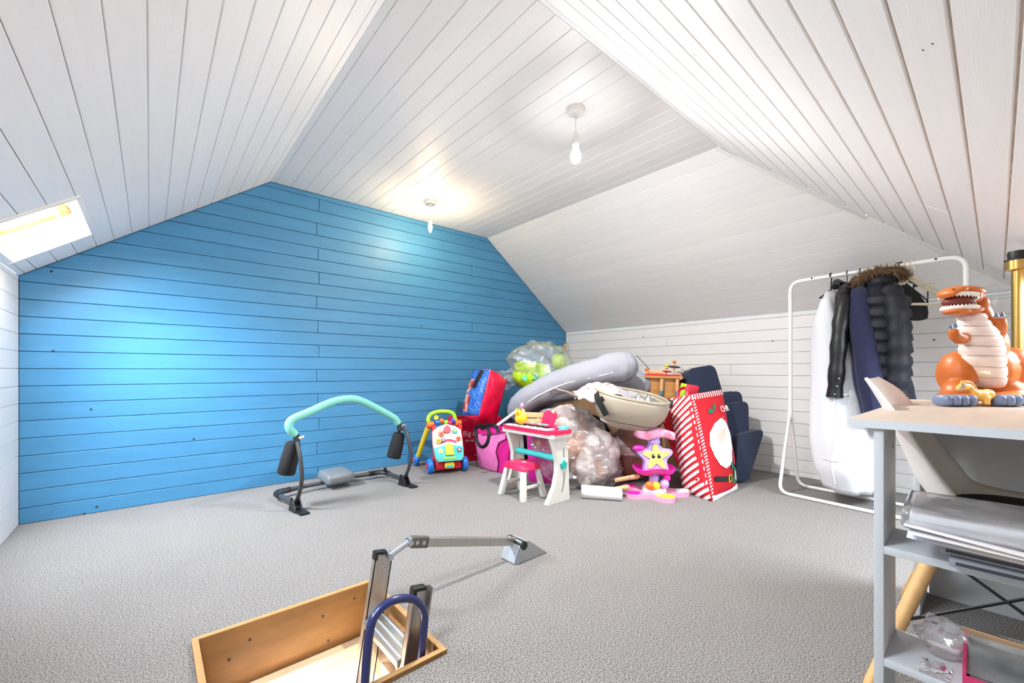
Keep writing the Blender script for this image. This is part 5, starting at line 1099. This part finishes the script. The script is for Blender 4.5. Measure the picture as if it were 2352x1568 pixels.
M_pk = mat('raspberry_card', srgb(206,50,104), rough=.5)
box('base', (0,0,.006), (.185,.36,.012), M_pk, t, .001)
for s in (-1,1): box('edge', (0,s*.177,.03), (.185,.006,.045), M_pk, t, .001)
box('edge', (-.09,0,.02), (.006,.36,.03), M_pk, t, .001); box('kraft_edge', (.09,0,.034), (.006,.36,.055), M_card, t, .001)
box('contents', (0,0,.022), (.165,.34,.02), mat('lavender_sheet', srgb(214,208,222), rough=.6), t, .001); box('clear_lid', (0,0,.047), (.18,.352,.002), M_clearf, t, 0, rot=(0,-.06,0))

# ------------------------------------------------------------------ brass floor lamp without its shade
t = empty('floor_lamp', (2.72,-.056,0), 0, 'brass floor lamp pole with a bare black socket behind the desk', 'floor lamp')
M_brass = mat('brushed_brass', srgb(206,168,96), rough=.28, metal=1)
obj('base', MB().lathe([(.14,0),(.14,.012),(.12,.02),(.03,.028),(.019,.04)], 36), M_brass, t); obj('pole', MB().tube([(0,0,.03),(0,0,1.31)], .0175, 20), M_brass, t)
obj('socket_cup', MB().lathe([(.019,1.295),(.034,1.30),(.034,1.338),(.032,1.340),(.0,1.340)], 28), M_brass, t); obj('socket', MB().lathe([(.038,1.338),(.038,1.342),(.028,1.344),(.030,1.365),(.028,1.376),(.022,1.376),(.02,1.36),(0,1.36)], 24), M_blackp, t)
# ------------------------------------------------------------------ loft hatch lining and ladder
M_ply = mat('amber_hatch_board', srgb(128,90,46), rough=.6, var=.12, vscale=5, stretch=(1,1,4)); M_plyedge = mat('pale_board_edge', srgb(184,140,88), rough=.6, var=.08, vscale=14); M_joist = mat('pale_joist_timber', srgb(214,184,148), rough=.7, var=.10, vscale=7, stretch=(1,6,6))
t = empty('hatch_lining', ((HX0+HX1)/2,(HY0+HY1)/2,-.26), 0, 'amber boards lining the ladder hatch in the carpet', 'hatch'); T = V(t.location)
hw_, hd_ = (HX1-HX0)/2, (HY1-HY0)/2
for nm, c, dm in (('lining_board',(0,hd_-.009,.17),(HX1-HX0,.018,.205)),('lining_board',(-hw_+.009,-.009,.17),(.018,HY1-HY0-.018,.205)),('lining_board',(hw_-.009,-.009,.17),(.018,HY1-HY0-.018,.205)),('lining_board',(0,-hd_+.009,.17),(HX1-HX0-.036,.018,.205))):
    q = box(nm, c, dm, M_ply, t, .0012); box('top_edge', (0,0,.1035), (dm[0],dm[1],.003), M_plyedge, q, .0006)
for c, dm in (((0,hd_-.03,.03),(HX1-HX0,.05,.07)),((-hw_+.03,0,.03),(.05,HY1-HY0-.1,.07)),((hw_-.03,0,.03),(.05,HY1-HY0-.1,.07)),((0,-hd_+.03,.03),(HX1-HX0-.1,.05,.07))): box('joist_trim', c, dm, M_joist, t, .002)
for x, z in ((.62-.5,.0),(-.14,.19),(.10,.17),(-.20,.12),(.22,.215)): ring('screw_hole', (x,hd_-.0185,.10+z*.6), .005, .0012, M_knot, t, (0,-1,0), seg=10)
o = obj('insulation_scrap', MB().ell((0,0,0),(.02,.11,.045),None,16,12,1,1,.02,25,3), mat('yellow_mineral_wool', srgb(206,190,120), rough=1, bump=.6, bscale=60, var=.2), t, loc=(hw_-.045,-.13,.10)); 
M_alu = mat('anodised_aluminium', srgb(186,182,176), rough=.34, metal=.85, var=.06, vscale=6, stretch=(20,20,1)); M_galv = mat('galvanised_bracket', srgb(176,178,180), rough=.4, metal=.6)
t = empty('loft_ladder', (.225,1.35,-2.63), 0, 'aluminium loft ladder rising through the hatch with a hinged floor arm', 'ladder'); T = V(t.location)
lean = V((.168,0,1)).normalized(); topz = .205
def lp(y, z, off=0): return V((.66-.168*(topz-z),y,z))-T+V((off,0,0))
def stile(y, zt, sgn):
    L_ = (zt+2.62)/lean.z; b = MB(); c0 = lp(y,zt)-lean*L_/2; ax = V((0,1,0)).cross(lean).normalized()
    M = frame(c0, ax, (0,1,0), lean) if ax.cross(V((0,1,0))).dot(lean) > 0 else frame(c0, -ax, (0,1,0), lean)
    b.box((0,sgn*.010,0),(.068,.004,L_)).box((-.032,0,0),(.004,.024,L_)).box((.032,0,0),(.004,.024,L_)); b.xf(M)
    s_ = obj('stile', b, M_alu, t, smooth=0)
    cp = MB().box((-.012,0,L_/2),(.044,.028,.012)).box((-.03,0,L_/2-.01),(.012,.03,.03)).xf(M); obj('end_cap', cp.bevel(.002), M_blackp, s_)
    for k in range(3): ring('rivet', M @ V((.012-.012*(k%2),sgn*.0125,L_/2-.035-.012*k)), .004, .002, M_chrome, s_, (0,sgn,0), seg=8)
stile(1.5,.205,-1); stile(1.2,.19,1)
for k in range(10):
    z = -.03-k*.252
    if z < -2.55: break
    p = lp(1.35,z); tr_ = box('tread', p, (.085,.272,.026), M_alu, t, .003); 
    for j in range(3): box('tread_rib', (-.028+.028*j,0,.0138), (.006,.27,.002), mat('pale_aluminium', srgb(214,216,220), rough=.35, metal=.6), tr_, 0)
# hinged arm to the floor bracket
hA, hB, hC = V((.672,1.478,.192))-T, V((.755,1.482,.222))-T, V((1.30,1.487,.078))-T
obj('link_plate', MB().tube([hA,hB], .011, 8), M_galv, t)
for p in (hA,hB): obj('pivot_bolt', MB().tube([p-V((0,.022,0)),p+V((0,.018,0))], .010, 12), M_chrome, t)
dr = (hC-hB).normalized(); sd = V((0,1,0)); nn = dr.cross(sd).normalized(); nn = nn if nn.z > 0 else -nn; AM = frame((hB+hC)/2, dr, sd, dr.cross(sd))
obj('support_arm', MB().box((0,0,0),((hC-hB).length,.022,.036)).bevel(.002).xf(AM), M_alu, t, smooth=0)
obj('arm_sleeve', MB().box((-(hC-hB).length/2+.045,0,0),(.075,.028,.042)).bevel(.003).xf(AM), mat('dark_bracket_steel', srgb(120,112,104), rough=.4, metal=.7), t)
for k in range(2): ring('arm_bolt', AM @ V((-(hC-hB).length/2+.03+.03*k,-.0145,0)), .008, .003, M_chrome, t, (0,-1,0), seg=12)
fx, fy = 1.255-T.x, 1.478-T.y; z0 = 0-T.z
wed = MB()
for s in (-1,1): wed.prism([(0,0),(.20,0),(.125,.055),(.075,.088),(.045,.092)], .005, frame((fx,fy+s*.046-.0025,z0+.002),(1,0,0),(0,0,1),(0,-1,0)))
wed.prism([(0,0),(.20,0),(.20,.005),(0,.005)], .095, frame((fx,fy+.0475,z0),(1,0,0),(0,0,1),(0,-1,0))).prism([(0,0),(.045,.09),(.04,.094),(-.006,.004)], .095, frame((fx,fy+.0475,z0+.002),(1,0,0),(0,0,1),(0,-1,0))).prism([(.05,.092),(.08,.088),(.20,.002),(.196,-.001),(.078,.083)], .095, frame((fx,fy+.0475,z0+.002),(1,0,0),(0,0,1),(0,-1,0)))
fb_ = obj('floor_bracket', wed, M_galv, t, smooth=0)
obj('bracket_hub', MB().tube([(fx+.05,fy-.055,z0+.075),(fx+.05,fy+.055,z0+.075)], .02, 14), M_blackp, fb_); ring('bracket_screw', (fx+.11,fy-.0495,z0+.035), .007, .003, M_chrome, fb_, (0,-1,0), seg=10)
# navy grab handle
M_navyt = mat('navy_gloss_tube', srgb(28,38,92), rough=.25, coat=.4)
gp = [onY(835,1600,1.13)-T, onY(849,1450,1.14)-T, onY(868,1405,1.15)-T, onY(900,1380,1.155)-T, onY(935,1374,1.16)-T, onY(962,1386,1.16)-T, onY(975,1415,1.16)-T, onY(970,1480,1.16)-T, onY(962,1545,1.165)-T]
obj('grab_handle', MB().tube(smoothpath(gp, 6), .0125, 14), M_navyt, t, smooth=60)
